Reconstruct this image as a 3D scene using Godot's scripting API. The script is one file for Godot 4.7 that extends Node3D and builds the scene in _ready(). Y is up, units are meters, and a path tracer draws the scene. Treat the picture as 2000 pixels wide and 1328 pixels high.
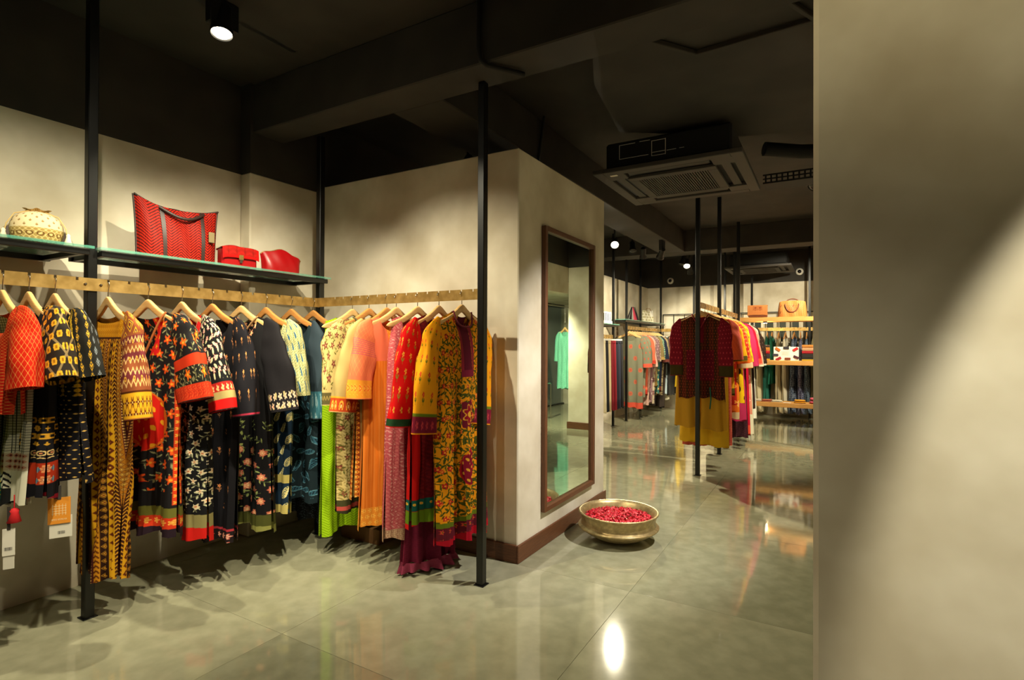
extends Node3D
# A clothes shop at night: rails of printed kurtas, a partition with a mirror, a brass bowl of petals.

var taken := {}
var M := {}
var stamps := {}
var rng := RandomNumberGenerator.new()

# ---------------------------------------------------------------- mesh builder
class MB:
	var v := PackedVector3Array()
	var n := PackedVector3Array()
	var t := PackedVector2Array()
	var ix := PackedInt32Array()
	func quad(a: Vector3, b: Vector3, c: Vector3, d: Vector3, out: Vector3, uv = null) -> void:
		var nn := (b - a).cross(d - a)
		if nn.length_squared() < 1e-16:
			nn = (c - b).cross(d - b)
		nn = nn.normalized()
		var flip := nn.dot(out) > 0.0
		if not flip: nn = -nn
		var k := v.size()
		v.append_array(PackedVector3Array([a, b, c, d]))
		var no := nn if flip else nn
		for i in 4: n.append(no)
		if uv == null:
			t.append_array(PackedVector2Array([Vector2(0, 0), Vector2(1, 0), Vector2(1, 1), Vector2(0, 1)]))
		else:
			t.append_array(PackedVector2Array(uv))
		if flip: ix.append_array(PackedInt32Array([k, k + 2, k + 1, k, k + 3, k + 2]))
		else: ix.append_array(PackedInt32Array([k, k + 1, k + 2, k, k + 2, k + 3]))
	func tri(a: Vector3, b: Vector3, c: Vector3, out: Vector3) -> void:
		var nn := (b - a).cross(c - a).normalized()
		var flip := nn.dot(out) > 0.0
		if not flip: nn = -nn
		var k := v.size()
		v.append_array(PackedVector3Array([a, b, c]))
		for i in 3:
			n.append(nn)
			t.append(Vector2(a.x if i == 0 else b.x, a.y))
		if flip: ix.append_array(PackedInt32Array([k, k + 2, k + 1]))
		else: ix.append_array(PackedInt32Array([k, k + 1, k + 2]))
	func box(c: Vector3, s: Vector3, bev := 0.0) -> MB:
		var h := s * 0.5
		var b: float = minf(bev, minf(h.x, minf(h.y, h.z)) * 0.95)
		for ax in 3:
			for sg in [-1.0, 1.0]:
				var o := Vector3.ZERO
				o[ax] = sg
				var u := (ax + 1) % 3
				var w := (ax + 2) % 3
				var p := []
				for q in [[-1, -1], [1, -1], [1, 1], [-1, 1]]:
					var e := Vector3.ZERO
					e[ax] = sg * h[ax]
					e[u] = q[0] * (h[u] - b)
					e[w] = q[1] * (h[w] - b)
					p.append(c + e)
				quad(p[0], p[1], p[2], p[3], o)
		if b > 0.0:
			for ax in 3:
				var u := (ax + 1) % 3
				var w := (ax + 2) % 3
				for su in [-1.0, 1.0]:
					for sw in [-1.0, 1.0]:
						var p := []
						for q in [[-1, 0], [1, 0], [1, 1], [-1, 1]]:
							var e := Vector3.ZERO
							e[ax] = q[0] * (h[ax] - b)
							e[u] = su * (h[u] - (0.0 if q[1] == 0 else b))
							e[w] = sw * (h[w] - (b if q[1] == 0 else 0.0))
							p.append(c + e)
						var o := Vector3.ZERO
						o[u] = su
						o[w] = sw
						quad(p[0], p[1], p[2], p[3], o)
			for sx in [-1.0, 1.0]:
				for sy in [-1.0, 1.0]:
					for sz in [-1.0, 1.0]:
						var o := Vector3(sx, sy, sz)
						tri(c + Vector3(sx * h.x, sy * (h.y - b), sz * (h.z - b)), c + Vector3(sx * (h.x - b), sy * h.y, sz * (h.z - b)), c + Vector3(sx * (h.x - b), sy * (h.y - b), sz * h.z), o)
		return self
	# a smooth sheet; f(u, v) gives [position, uv]
	func grid(nu: int, nv: int, f: Callable, flip := false, closed := false) -> MB:
		var k := v.size()
		var P := PackedVector3Array()
		for j in nv + 1:
			for i in nu + 1:
				var r: Array = f.call(float(i) / nu, float(j) / nv)
				P.append(r[0])
				t.append(r[1])
		v.append_array(P)
		var w := nu + 1
		for j in nv + 1:
			for i in nu + 1:
				var i0 := i - 1
				var i1 := i + 1
				if closed:
					if i0 < 0: i0 = nu - 1
					if i1 > nu: i1 = 1
				i0 = maxi(i0, 0)
				i1 = mini(i1, nu)
				var du := P[j * w + i1] - P[j * w + i0]
				var dv := P[mini(j + 1, nv) * w + i] - P[maxi(j - 1, 0) * w + i]
				var nn := du.cross(dv).normalized()
				n.append(nn if flip else -nn)
		for j in nv:
			for i in nu:
				var a := k + j * w + i
				if flip: ix.append_array(PackedInt32Array([a, a + w + 1, a + 1, a, a + w, a + w + 1]))
				else: ix.append_array(PackedInt32Array([a, a + 1, a + w + 1, a, a + w + 1, a + w]))
		return self
	func tube(pts: Array, r, sides := 8, caps := true) -> MB:
		var m := pts.size()
		var T := []
		for i in m:
			T.append((pts[mini(i + 1, m - 1)] - pts[maxi(i - 1, 0)]).normalized())
		var up := Vector3.UP if absf(T[0].y) < 0.9 else Vector3.RIGHT
		var N: Vector3 = (up - T[0] * up.dot(T[0])).normalized()
		var k := v.size()
		for i in m:
			N = (N - T[i] * N.dot(T[i])).normalized()
			var B: Vector3 = T[i].cross(N)
			var rr: float = r[i] if r is Array else r
			for s in sides + 1:
				var a := TAU * s / sides
				var d: Vector3 = N * cos(a) + B * sin(a)
				v.append(pts[i] + d * rr)
				n.append(d)
				t.append(Vector2(float(s) / sides, float(i) / maxi(m - 1, 1)))
		var w := sides + 1
		for i in m - 1:
			for s in sides:
				var a := k + i * w + s
				ix.append_array(PackedInt32Array([a, a + w + 1, a + 1, a, a + w, a + w + 1]))
		if caps:
			for e in [0, m - 1]:
				var c := v.size()
				var o: Vector3 = -T[0] if e == 0 else T[m - 1]
				v.append(pts[e])
				n.append(o)
				t.append(Vector2(0.5, 0.5))
				for s in sides + 1:
					v.append(v[k + e * w + s])
					n.append(o)
					t.append(Vector2(0.5, 0.5))
				for s in sides:
					if e == 0: ix.append_array(PackedInt32Array([c, c + 1 + s, c + 2 + s]))
					else: ix.append_array(PackedInt32Array([c, c + 2 + s, c + 1 + s]))
		return self
	func lathe(prof: Array, segs := 48, c := Vector3.ZERO) -> MB:
		var m := prof.size() - 1
		return grid(segs, m * 1, func(u: float, w: float):
			var p: Vector2 = prof[roundi(w * m)]
			var a: float = u * TAU
			return [c + Vector3(cos(a) * p.x, p.y, sin(a) * p.x), Vector2(u, w)], true, true)
	# flat outline (x, y), extruded in z from z0 to z1
	func prism(o: PackedVector2Array, z0: float, z1: float) -> MB:
		var tr := Geometry2D.triangulate_polygon(o)
		for e in [[z0, -1.0], [z1, 1.0]]:
			for i in range(0, tr.size(), 3):
				tri(Vector3(o[tr[i]].x, o[tr[i]].y, e[0]), Vector3(o[tr[i + 1]].x, o[tr[i + 1]].y, e[0]), Vector3(o[tr[i + 2]].x, o[tr[i + 2]].y, e[0]), Vector3(0, 0, e[1]))
		var cw := Geometry2D.is_polygon_clockwise(o)
		for i in o.size():
			var a := o[i]
			var b := o[(i + 1) % o.size()]
			var d := (b - a)
			var nn := Vector3(d.y, -d.x, 0) * (-1.0 if cw else 1.0)
			quad(Vector3(a.x, a.y, z0), Vector3(b.x, b.y, z0), Vector3(b.x, b.y, z1), Vector3(a.x, a.y, z1), nn)
		return self
	func moved(x: Transform3D) -> MB:
		for i in v.size():
			v[i] = x * v[i]
			n[i] = (x.basis * n[i]).normalized()
		return self
	func mesh() -> ArrayMesh:
		var a := []
		a.resize(Mesh.ARRAY_MAX)
		a[Mesh.ARRAY_VERTEX] = v
		a[Mesh.ARRAY_NORMAL] = n
		a[Mesh.ARRAY_TEX_UV] = t
		a[Mesh.ARRAY_INDEX] = ix
		var m := ArrayMesh.new()
		m.add_surface_from_arrays(Mesh.PRIMITIVE_TRIANGLES, a)
		return m

# ---------------------------------------------------------------- scene helpers
func numbered(called: String) -> String:
	if not taken.has(called):
		taken[called] = 0
		return called
	taken[called] += 1
	return "%s_%03d" % [called, taken[called]]

func tag(o: Node, label: String, category: String, group := "", kind := "") -> Node:
	if label: o.set_meta("label", label)
	if category: o.set_meta("category", category)
	if group: o.set_meta("group", group)
	if kind: o.set_meta("kind", kind)
	return o

func thing(called: String, label: String, category: String, at := Vector3.ZERO, turn := 0.0, group := "") -> Node3D:
	var o := Node3D.new()
	o.name = numbered(called)
	add_child(o)
	o.position = at
	o.rotation_degrees.y = turn
	tag(o, label, category, group)
	return o

func part(called: String, b, mat: Material, parent: Node = null, at := Vector3.ZERO) -> MeshInstance3D:
	var o := MeshInstance3D.new()
	o.mesh = b.mesh() if b is MB else b
	o.material_override = mat
	if parent == null:
		o.name = numbered(called)
		add_child(o)
	else:
		o.name = called
		parent.add_child(o, true)
	o.position = at
	return o

func struct(called: String, b, mat: Material, label := "") -> MeshInstance3D:
	var o := part(called, b, mat)
	o.set_meta("kind", "structure")
	if label: o.set_meta("label", label)
	return o

func bx(x0: float, y0: float, z0: float, x1: float, y1: float, z1: float, bev := 0.0) -> MB:
	return MB.new().box(Vector3(x0 + x1, y0 + y1, z0 + z1) * 0.5, Vector3(absf(x1 - x0), absf(y1 - y0), absf(z1 - z0)), bev)

func mat(c: Color, rough := 0.8, metal := 0.0) -> StandardMaterial3D:
	var m := StandardMaterial3D.new()
	m.albedo_color = c
	m.roughness = rough
	m.metallic = metal
	return m

func noise_img(w: int, seed_: int, freq: float, oct: int, lo: Color, hi: Color, sx := 1.0, gamma := 1.0) -> ImageTexture:
	var f := FastNoiseLite.new()
	f.seed = seed_
	f.frequency = freq
	f.fractal_octaves = oct
	var g := f.get_seamless_image(w, w)
	var im := Image.create(w, w, false, Image.FORMAT_RGB8)
	for y in w:
		for x in w:
			var k := g.get_pixel(int(x * sx) % w, y).r
			k = clampf((k - 0.2) / 0.6, 0, 1)
			im.set_pixel(x, y, lo.lerp(hi, pow(k, gamma)))
	return ImageTexture.create_from_image(im)

func world_mat(tex: Texture2D, scale_: float, rough: float, col := Color.WHITE) -> StandardMaterial3D:
	var m := mat(col, rough)
	m.albedo_texture = tex
	m.uv1_triplanar = true
	m.uv1_world_triplanar = true
	m.uv1_scale = Vector3.ONE * scale_
	return m

# ---------------------------------------------------------------- printed cloth
# one motif, drawn on a small square; each kind answers which of its colours lies at (u, v), or none
func motif_at(kind: String, u: float, v: float) -> int:
	var r := sqrt(u * u + v * v)
	var a := atan2(v, u)
	match kind:
		"flower":
			var p := 0.68 + 0.26 * cos(5 * a)
			if r < 0.22: return 1
			if r < p: return 2 if r > p * 0.8 else 0
		"star":
			var p := 0.55 + 0.38 * cos(6 * a)
			if r < 0.2: return 1
			if r < p: return 0
		"bloom":
			if r < 0.2: return 1
			if r < 0.48 + 0.1 * cos(7 * a): return 0
			if r < 0.56 + 0.1 * cos(7 * a): return 1
			if r < 0.86 + 0.12 * cos(7 * a + PI): return 2
		"sprig":
			var y := v + 0.45
			var rr := sqrt(u * u + y * y)
			if rr < 0.13: return 1
			if rr < 0.36 + 0.12 * cos(5 * atan2(y, u)): return 0
			if v > -0.2 and absf(u) < 0.06: return 2
			for s in [-1.0, 1.0]:
				var du: float = (u * s - 0.3) * 0.8 + (v - 0.3) * 0.6
				var dv: float = -(u * s - 0.3) * 0.6 + (v - 0.3) * 0.8
				if dv * dv / 0.11 + du * du / 0.02 < 1.0: return 2
		"leaf":
			var w := 0.42 * (1.0 - v * v)
			if absf(u) < 0.05 and absf(v) < 0.95: return 1
			if absf(u) < w: return 0
		"twig":
			if absf(u - 0.15 * sin(v * 3.0)) < 0.07: return 1
			for k in 4:
				var cy := -0.75 + k * 0.5
				var s := -1.0 if k % 2 == 0 else 1.0
				var du := (u - s * 0.42)
				var dv := (v - cy) + du * s * 0.7
				if du * du / 0.13 + dv * dv / 0.025 < 1.0: return 0
		"paisley":
			var tt := (v + 1.0) * 0.5
			var cx := 0.45 * (1.0 - tt) * (1.0 - tt) * 1.6 - 0.12
			var w := 0.62 * sqrt(maxf(0.0, tt)) * sqrt(maxf(0.0, 1.0 - pow(tt, 6.0)))
			var q := absf(u - cx) / maxf(w, 0.001)
			if q < 1.0 and tt > 0.04:
				if q > 0.78: return 1
				if q > 0.5: return 0
				return 2 if sin(v * 16.0) * cos(u * 16.0) > 0.0 else 0
		"buta":
			var y := v + 0.2
			var w := 0.5 * sqrt(maxf(0.0, 1.0 - y * y / 0.45)) * (0.65 + 0.5 * v)
			if absf(u) < w * 0.4: return 1
			if absf(u) < w: return 0
			if v > 0.4 and v < 0.95 and absf(u) < 0.06 + 0.5 * maxf(0.0, v - 0.65): return 2
		"diamond":
			var d := absf(u) + absf(v)
			if d < 0.28: return 1
			if d < 0.55: return 0
			if d < 0.75: return 2
			if d < 0.98: return 0
		"ogee":
			var w := 0.75 * cos(v * 1.45) + 0.06 * cos(a * 10.0)
			if absf(u) < w * 0.3 and absf(v) < 0.25: return 1
			if absf(u) < w and absf(v) < 0.62: return 0
		"chevtile":
			return 0 if fposmod(v * 2.0 + absf(u) * 1.4, 1.0) < 0.5 else 1
		"arrow":
			if absf(u) < 0.62 * (1.0 - absf(v)) + 0.05 and v < 0.9 and v > -0.95:
				var q := fposmod(v * 1.5 + absf(u) * 1.6, 1.0)
				return 0 if q < 0.62 else 1
		"zig":
			if absf(v - (absf(u) * 1.2 - 0.6)) < 0.3: return 0
		"lattice":
			var p := fposmod(u * 0.5 + v * 0.5, 1.0)
			var q := fposmod(u * 0.5 - v * 0.5, 1.0)
			if minf(minf(p, 1 - p), minf(q, 1 - q)) < 0.06: return 0
		"scroll":
			var k := sin(u * 5.0 + 2.2 * sin(v * 4.0)) * cos(v * 5.5 + 1.7 * sin(u * 3.1))
			if k > 0.35: return 0
			if k < -0.55: return 1
		"weave":
			var q := fposmod(v * 3.0 + absf(u) * 3.0, 1.0)
			if q < 0.66: return 0 if fposmod(u * 7.0, 1.0) > 0.1 else 2
			return 1
		"dot":
			if r < 0.6: return 1 if r < 0.25 else 0
		"ring":
			if r < 0.95 and r > 0.6: return 0
			if r < 0.32: return 1
		"medallion":
			var y := v - 0.15
			var w := 0.8 * sqrt(maxf(0.0, 1.0 - y * y / 0.75))
			if v < -0.5: w = maxf(w, 0.2 * (v + 1.0) * 2.0)
			if absf(u) < w:
				if absf(u) > w - 0.08: return 2
				return 1 if sin(u * 13.0) * sin(v * 12.0 + sin(u * 7.0)) > 0.62 else 0
	return -1

func stamp(kind: String, sz: int, cols: Array, rot := 0.0) -> Image:
	var key := "%s|%d|%s|%.2f" % [kind, sz, str(cols), rot]
	if stamps.has(key): return stamps[key]
	var im := Image.create(sz, sz, false, Image.FORMAT_RGBA8)
	var cs := cos(rot)
	var sn := sin(rot)
	for y in sz:
		for x in sz:
			var u := (x + 0.5) / sz * 2.0 - 1.0
			var v := (y + 0.5) / sz * 2.0 - 1.0
			var k := motif_at(kind, u * cs - v * sn, u * sn + v * cs)
			if k >= 0: im.set_pixel(x, y, Color(cols[mini(k, cols.size() - 1)]))
	stamps[key] = im
	return im

# ops: ["f", colour] fill; ["r", x0, y0, x1, y1, colour] band; ["g", motif, size, colours, x0, y0, x1, y1, dx, dy, stagger, turned] rows of a motif;
# ["s", n, x0, y0, x1, y1, colour, share] stripes down; ["h", n, ...] stripes across.  x, y in 0..1 of the cloth, sizes in texels
func cloth(w: int, h: int, ops: Array) -> ImageTexture:
	var im := Image.create(w, h, false, Image.FORMAT_RGBA8)
	for o in ops:
		match o[0]:
			"f": im.fill(Color(o[1]))
			"r": im.fill_rect(Rect2i(int(o[1] * w), int(o[2] * h), maxi(1, int((o[3] - o[1]) * w)), maxi(1, int((o[4] - o[2]) * h))), Color(o[5]))
			"s", "h":
				for i in o[1]:
					var f0: float = float(i) / o[1]
					var ww: float = o[7] / o[1]
					if o[0] == "s": im.fill_rect(Rect2i(int((o[2] + (o[4] - o[2]) * f0) * w), int(o[3] * h), maxi(1, int((o[4] - o[2]) * ww * w)), int((o[5] - o[3]) * h)), Color(o[6]))
					else: im.fill_rect(Rect2i(int(o[2] * w), int((o[3] + (o[5] - o[3]) * f0) * h), int((o[4] - o[2]) * w), maxi(1, int((o[5] - o[3]) * ww * h))), Color(o[6]))
			"g":
				var fine := 0.66 if o[2] >= 16 and o[2] < 60 else 1.0
				var sz: int = int(o[2] * fine)
				var step_x := int(o[8] * fine)
				var step_y := int(o[9] * fine)
				var turned: bool = o.size() > 11 and o[11]
				var clip := Rect2i(int(o[4] * w), int(o[5] * h), int((o[6] - o[4]) * w), int((o[7] - o[5]) * h))
				var row := 0
				var y := clip.position.y
				while y < clip.end.y:
					var x: int = clip.position.x - (step_x / 2 if (row % 2 == 1 and o[10]) else 0)
					var c := 0
					while x < clip.end.x:
						var st := stamp(o[1], sz, o[3], ((row * 7 + c * 3) % 6) * 1.05 if turned else 0.0)
						var jx: int = ((row * 13 + c * 29) % 7 - 3) if turned else 0
						var d := Rect2i(x + jx, y + (jx * 2 if turned else 0), sz, sz).intersection(clip)
						if d.size.x > 0 and d.size.y > 0:
							im.blend_rect(st, Rect2i(d.position - Vector2i(x + jx, y + (jx * 2 if turned else 0)), d.size), d.position)
						x += step_x
						c += 1
					y += step_y
					row += 1
	return ImageTexture.create_from_image(im)

func fabric(w: int, h: int, ops: Array, rough := 0.82) -> StandardMaterial3D:
	var m := mat(Color.WHITE, rough)
	m.albedo_texture = cloth(w, h, ops)
	m.metallic_specular = 0.25
	m.cull_mode = BaseMaterial3D.CULL_DISABLED
	return m

# ---------------------------------------------------------------- garments and hangers
var crease := FastNoiseLite.new()

func hang_y(x: float) -> float:
	return -0.115 * (1.0 - exp(-(sqrt(x * x + 0.0004) - 0.02) / 0.13))

# g: L length, sw shoulder, aw chest, hw hem (half widths), nw / nd neck, v (pointed neck), sl sleeve length, sa sleeve angle, sr / cr sleeve radii, slit, fold, nf folds
func make_kurta(g: Dictionary, called: String, label: String, category: String, at: Vector3, turn: float, group: String) -> Node3D:
	var o := thing(called, label, category, at, turn, group)
	var L: float = g.L
	var sw: float = g.get("sw", 0.212)
	var aw: float = g.get("aw", 0.235)
	var hw: float = g.get("hw", 0.26)
	var nw: float = g.get("nw", 0.12)
	var nd: float = g.get("nd", 0.1)
	var T: float = g.get("t", 0.042)
	var fold: float = g.get("fold", 0.021)
	var nf: float = g.get("nf", 3.0)
	var slit: float = g.get("slit", 0.62)
	var ph: float = g.get("ph", at.x * 17.0 + at.z * 23.0)
	var res: int = g.get("res", 36)
	var vneck: bool = g.get("v", false)
	var wmax := maxf(aw, hw) + 0.02
	for side in [1.0, -1.0]:
		var mb := MB.new()
		mb.grid(res, res + 8, func(u: float, w: float):
			var s: float = u * 2.0 - 1.0
			var x0 := s * sw
			var y0 := hang_y(x0) + 0.006
			if absf(x0) < nw:
				var q := absf(x0) / nw
				var yn := hang_y(nw) + 0.006
				if side > 0: y0 = yn - nd * ((1.0 - q) if vneck else sqrt(maxf(0.0, 1.0 - q * q * q)))
				else: y0 = yn - 0.03 * (1.0 - q * q)
			var vv: float = w
			var wid := lerpf(sw, aw, smoothstep(0.0, 0.22, vv)) if vv < 0.22 else lerpf(aw, hw, smoothstep(0.15, 1.0, vv))
			var x := s * wid + 0.012 * vv * vv * sin(ph * 1.7)
			x *= 1.0 - 0.07 * grow_w(vv)
			var hemy := -L - 0.014 * sin(s * 2.1 + ph) - (0.012 if side < 0 else 0.0) - 0.009 * sin(nf * PI * s + ph + side * 0.9 + 1.3)
			var y := lerpf(y0, hemy, vv)
			var edge := sqrt(maxf(0.0, 1.0 - s * s))
			var grow := clampf((vv - 0.1) / 0.6, 0.0, 1.0)
			var z := T * (1.0 - exp(-vv * 14.0)) * (0.35 + 0.65 * edge) * minf(1.0, edge * 3.0)
			z += fold * grow * sin(nf * PI * s + ph + side * 0.9 + vv * 1.3) * (0.15 + 0.85 * edge)
			var rid := sin(nf * 2.3 * PI * s + ph * 2.0 + side + 0.9 * sin(vv * 3.0 + ph))
			z += fold * 0.5 * grow * (1.0 - 2.0 * absf(rid)) * edge
			if vv > slit: z += 0.008 * (vv - slit) / (1.0 - slit)
			elif absf(s) > 0.999: z = 0.0
			z += 0.011 * grow * edge * crease.get_noise_3d(x * 34.0, y * 9.0, ph * 3.0 + side * 5.0)
			z = maxf(z, -0.3 * T)
			z = z * side + 0.02 * vv * vv * sin(ph)
			return [Vector3(x, y, z), Vector2(0.5 + x / (2.0 * wmax), clampf(-y / (L + 0.02), 0.0, 1.0))], side < 0)
		part("front_panel" if side > 0 else "back_panel", mb, g.body, o)
	if g.get("sl", 0.0) > 0.0:
		var sl: float = g.sl
		for sg in [-1.0, 1.0]:
			var sa: float = deg_to_rad(g.get("sa", 16.0)) * (1.0 + 0.15 * sin(ph + sg)) * (-0.35 if sg == g.get("wall", 0.0) else 1.0)
			var p0 := Vector3(sg * (sw - 0.02), hang_y(sw) + 0.012, 0)
			var p2 := p0 + Vector3(sg * sin(sa) * sl, -cos(sa) * sl, 0.02 * sin(ph * 3.0 + sg))
			var p1 := p0 + Vector3(sg * (0.035 + sin(sa) * sl * 0.35), -0.25 * sl, 0)
			var sr: float = g.get("sr", 0.08) * 0.9
			var cr: float = g.get("cr", 0.075) * 0.92
			var mb := MB.new()
			mb.grid(24, 24, func(u: float, w: float):
				var tt: float = w
				var c := p0.lerp(p1, tt).lerp(p1.lerp(p2, tt), tt)
				var ax := (p1 - p0).lerp(p2 - p1, tt).normalized()
				var pr := Vector3(ax.y, -ax.x, 0) * -1.0
				var open := smoothstep(-0.12, 0.34, tt)
				var ra: float = lerpf(sr, cr, tt) * open
				var rb: float = lerpf(0.02, 0.046, smoothstep(0.0, 0.8, tt)) * (0.25 + 0.75 * open) * g.get("sz", 1.0)
				var a: float = u * TAU
				var k: float = 1.0 + 0.09 * sin(3.0 * a + ph + tt * 4.0) * tt + 0.03 * sin(5.0 * a - tt * 9.0 + ph) + 0.07 * sin(tt * 24.0 + 2.0 * a + ph * 2.0) * open * (1.0 - tt) + 0.3 * open * crease.get_noise_3d(cos(a) * 1.6 + sg * 9.0, sin(a) * 1.6 + ph, tt * sl * 9.0)
				return [c + pr * (cos(a) * ra * k) + Vector3(0, 0, sin(a) * rb * k), Vector2(u * 2.0, tt)], false, true)
			part("sleeve", mb, g.get("sleeve", g.body), o)
	if g.has("trim"):
		var pts := []
		for i in 25:
			var x := nw * (i / 12.0 - 1.0)
			var q := absf(x) / nw
			pts.append(Vector3(x, hang_y(nw) + 0.006 - nd * ((1.0 - q) if vneck else sqrt(maxf(0.0, 1.0 - q * q * q))), 0.004 + T * 0.62 * sqrt(1.0 - q * q)))
		part("neck_trim", MB.new().tube(pts, 0.005, 6), g.trim, o)
	return o

# a closed, pleated drape (skirt, trouser leg, shawl): half widths w0 / w1, length L
func drape(w0: float, w1: float, L: float, tk: float, fold: float, nf: int, ph: float, res := 48) -> MB:
	return MB.new().grid(res, 18, func(u: float, w: float):
		var a: float = u * TAU
		var wd := lerpf(w0, w1, pow(w, 0.8))
		var k := fold * (0.25 + w) * sin(nf * a + ph + w * 0.8)
		return [Vector3(cos(a) * (wd + k * 0.5), -L * w + 0.008 * sin(a * 3.0 + ph) * w, sin(a) * (tk + k) + 0.3 * k * sin(a * 2.0)), Vector2(u * 2.0, w)], false, true)

func grow_w(v: float) -> float:
	return clampf((v - 0.15) / 0.6, 0.0, 1.0)

var hanger_wood: ArrayMesh
var hanger_hook: ArrayMesh
var clip_bar: ArrayMesh
func make_hanger_meshes() -> void:
	var mb := MB.new()
	mb.grid(14, 40, func(u: float, w: float):
		var x: float = (w * 2.0 - 1.0) * 0.226
		var e := 1.0 - pow(absf(w * 2.0 - 1.0), 14.0)
		var th := lerpf(0.021, 0.016, absf(x) / 0.226) * maxf(e, 0.08)
		var tz := lerpf(0.0085, 0.0105, absf(x) / 0.226) * maxf(e, 0.08)
		var a: float = u * TAU
		var cy := signf(cos(a)) * pow(absf(cos(a)), 0.55)
		var cz := signf(sin(a)) * pow(absf(sin(a)), 0.55)
		return [Vector3(x, hang_y(x) - 0.021 + cy * th, cz * tz), Vector2(w, u)], false, true)
	hanger_wood = mb.mesh()
	var pts := [Vector3(0, -0.01, 0), Vector3(0, 0.016, 0), Vector3(0.004, 0.034, 0)]
	for i in 12:
		var a := -0.6 + i * (PI + 0.75) / 11.0
		pts.append(Vector3(0.013 * cos(a) - 0.002, 0.052 + 0.013 * sin(a), 0))
	hanger_hook = MB.new().tube(pts, 0.0022, 6).mesh()
	clip_bar = bx(-0.16, -0.012, -0.006, 0.16, 0.012, 0.006, 0.004).mesh()

# rail_dir 0: rail runs along z, hook turned across it
func make_hanger(label: String, at: Vector3, turn: float, group: String, m: Material, hook_turn := 0.0, up := 0.0) -> Node3D:
	var o := thing("clothes_hanger", label, "hanger", at, turn, group)
	part("wooden_arms", hanger_wood, m, o)
	var h := part("hook", hanger_hook, M.chrome, o)
	h.rotation_degrees.y = hook_turn
	h.position.y = up
	return o

# ---------------------------------------------------------------- fittings
func spotlight(at: Vector3, to: Vector3, energy: float, angle: float, label: String, lit := true, top := 2.80, col := Color(1.0, 0.953, 0.825), blend := 0.75) -> void:
	var o := thing("track_spotlight", label, "spotlight", at, 0.0, "track spotlights under the black ceiling")
	var d := (to - at).normalized()
	var b := Basis.looking_at(d, Vector3.RIGHT if absf(d.y) > 0.98 else Vector3.UP)
	var x := Transform3D(b, Vector3.ZERO)
	var can := MB.new().lathe([Vector2(0.0, 0.15), Vector2(0.03, 0.15), Vector2(0.036, 0.143), Vector2(0.036, 0.05), Vector2(0.047, 0.03), Vector2(0.05, 0.0), Vector2(0.046, 0.0), Vector2(0.042, 0.012)], 24)
	can.moved(Transform3D(b * Basis(Vector3.RIGHT, PI / 2), Vector3.ZERO))
	var body := part("can", can, M.black_metal, o)
	var lens := MB.new().lathe([Vector2(0.0, -0.004), Vector2(0.02, -0.003), Vector2(0.036, 0.002), Vector2(0.043, 0.01)], 24)
	lens.moved(Transform3D(b * Basis(Vector3.RIGHT, PI / 2), Vector3.ZERO))
	part("lens", lens, M.lamp_glow if lit else M.lamp_off, body)
	var back := -d * 0.11
	var up: float = top - at.y
	part("yoke", MB.new().tube([back, Vector3(back.x, maxf(back.y, 0.1), back.z), Vector3(back.x, up - 0.06, back.z)], 0.011, 8), M.black_metal, o)
	part("track_adapter", bx(back.x - 0.022, up - 0.13, back.z - 0.07, back.x + 0.022, up, back.z + 0.07, 0.004), M.black_metal, o)
	if lit:
		var l := SpotLight3D.new()
		l.name = "beam"
		o.add_child(l)
		l.position = d * 0.012
		l.basis = b
		l.light_energy = energy
		l.light_color = col
		l.spot_angle = angle
		l.spot_angle_attenuation = blend
		l.spot_range = 16.0
		l.spot_attenuation = 2.0
		l.light_size = 0.018
		l.shadow_enabled = true

func post(x: float, z: float, top: float, label: String, s := 0.038) -> void:
	var o := thing("steel_post", label, "post", Vector3(x, 0, z), 0.0, "black square posts holding the clothes rails")
	part("tube", bx(-s / 2, 0, -s / 2, s / 2, top, s / 2, 0.003), M.black_steel, o)
	part("foot_plate", bx(-s * 0.75, 0, -s * 0.75, s * 0.75, 0.004, s * 0.75, 0.001), M.black_steel, o)

# notched brass bar from a to b (both at its lower edge); slots in metres along it
func brass_rail(a: Vector3, b: Vector3, step: float, label: String, slots := [], high := 0.055) -> Node3D:
	var d := b - a
	var ln := d.length()
	var o := thing("brass_rail", label, "clothes rail", a, rad_to_deg(atan2(-d.z, d.x)), "notched brass rails")
	var cuts := slots.duplicate()
	if cuts.is_empty():
		var x := step * 0.5
		while x < ln - 0.02:
			cuts.append(x)
			x += step
	cuts.sort()
	var pg := PackedVector2Array([Vector2(0, 0), Vector2(ln, 0), Vector2(ln, high)])
	for i in range(cuts.size() - 1, -1, -1):
		var c: float = cuts[i]
		pg.append_array(PackedVector2Array([Vector2(c + 0.005, high), Vector2(c + 0.005, high - 0.013), Vector2(c - 0.005, high - 0.013), Vector2(c - 0.005, high)]))
	pg.append(Vector2(0, high))
	part("notched_bar", MB.new().prism(pg, -0.002, 0.002), M.brass, o)
	return o

func bolt(o: Node3D, at: Vector3, ax: Vector3) -> void:
	part("bolt", MB.new().tube([at, at + ax * 0.004, at + ax * 0.006], [0.006, 0.006, 0.003], 8), M.steel, o)

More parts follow.
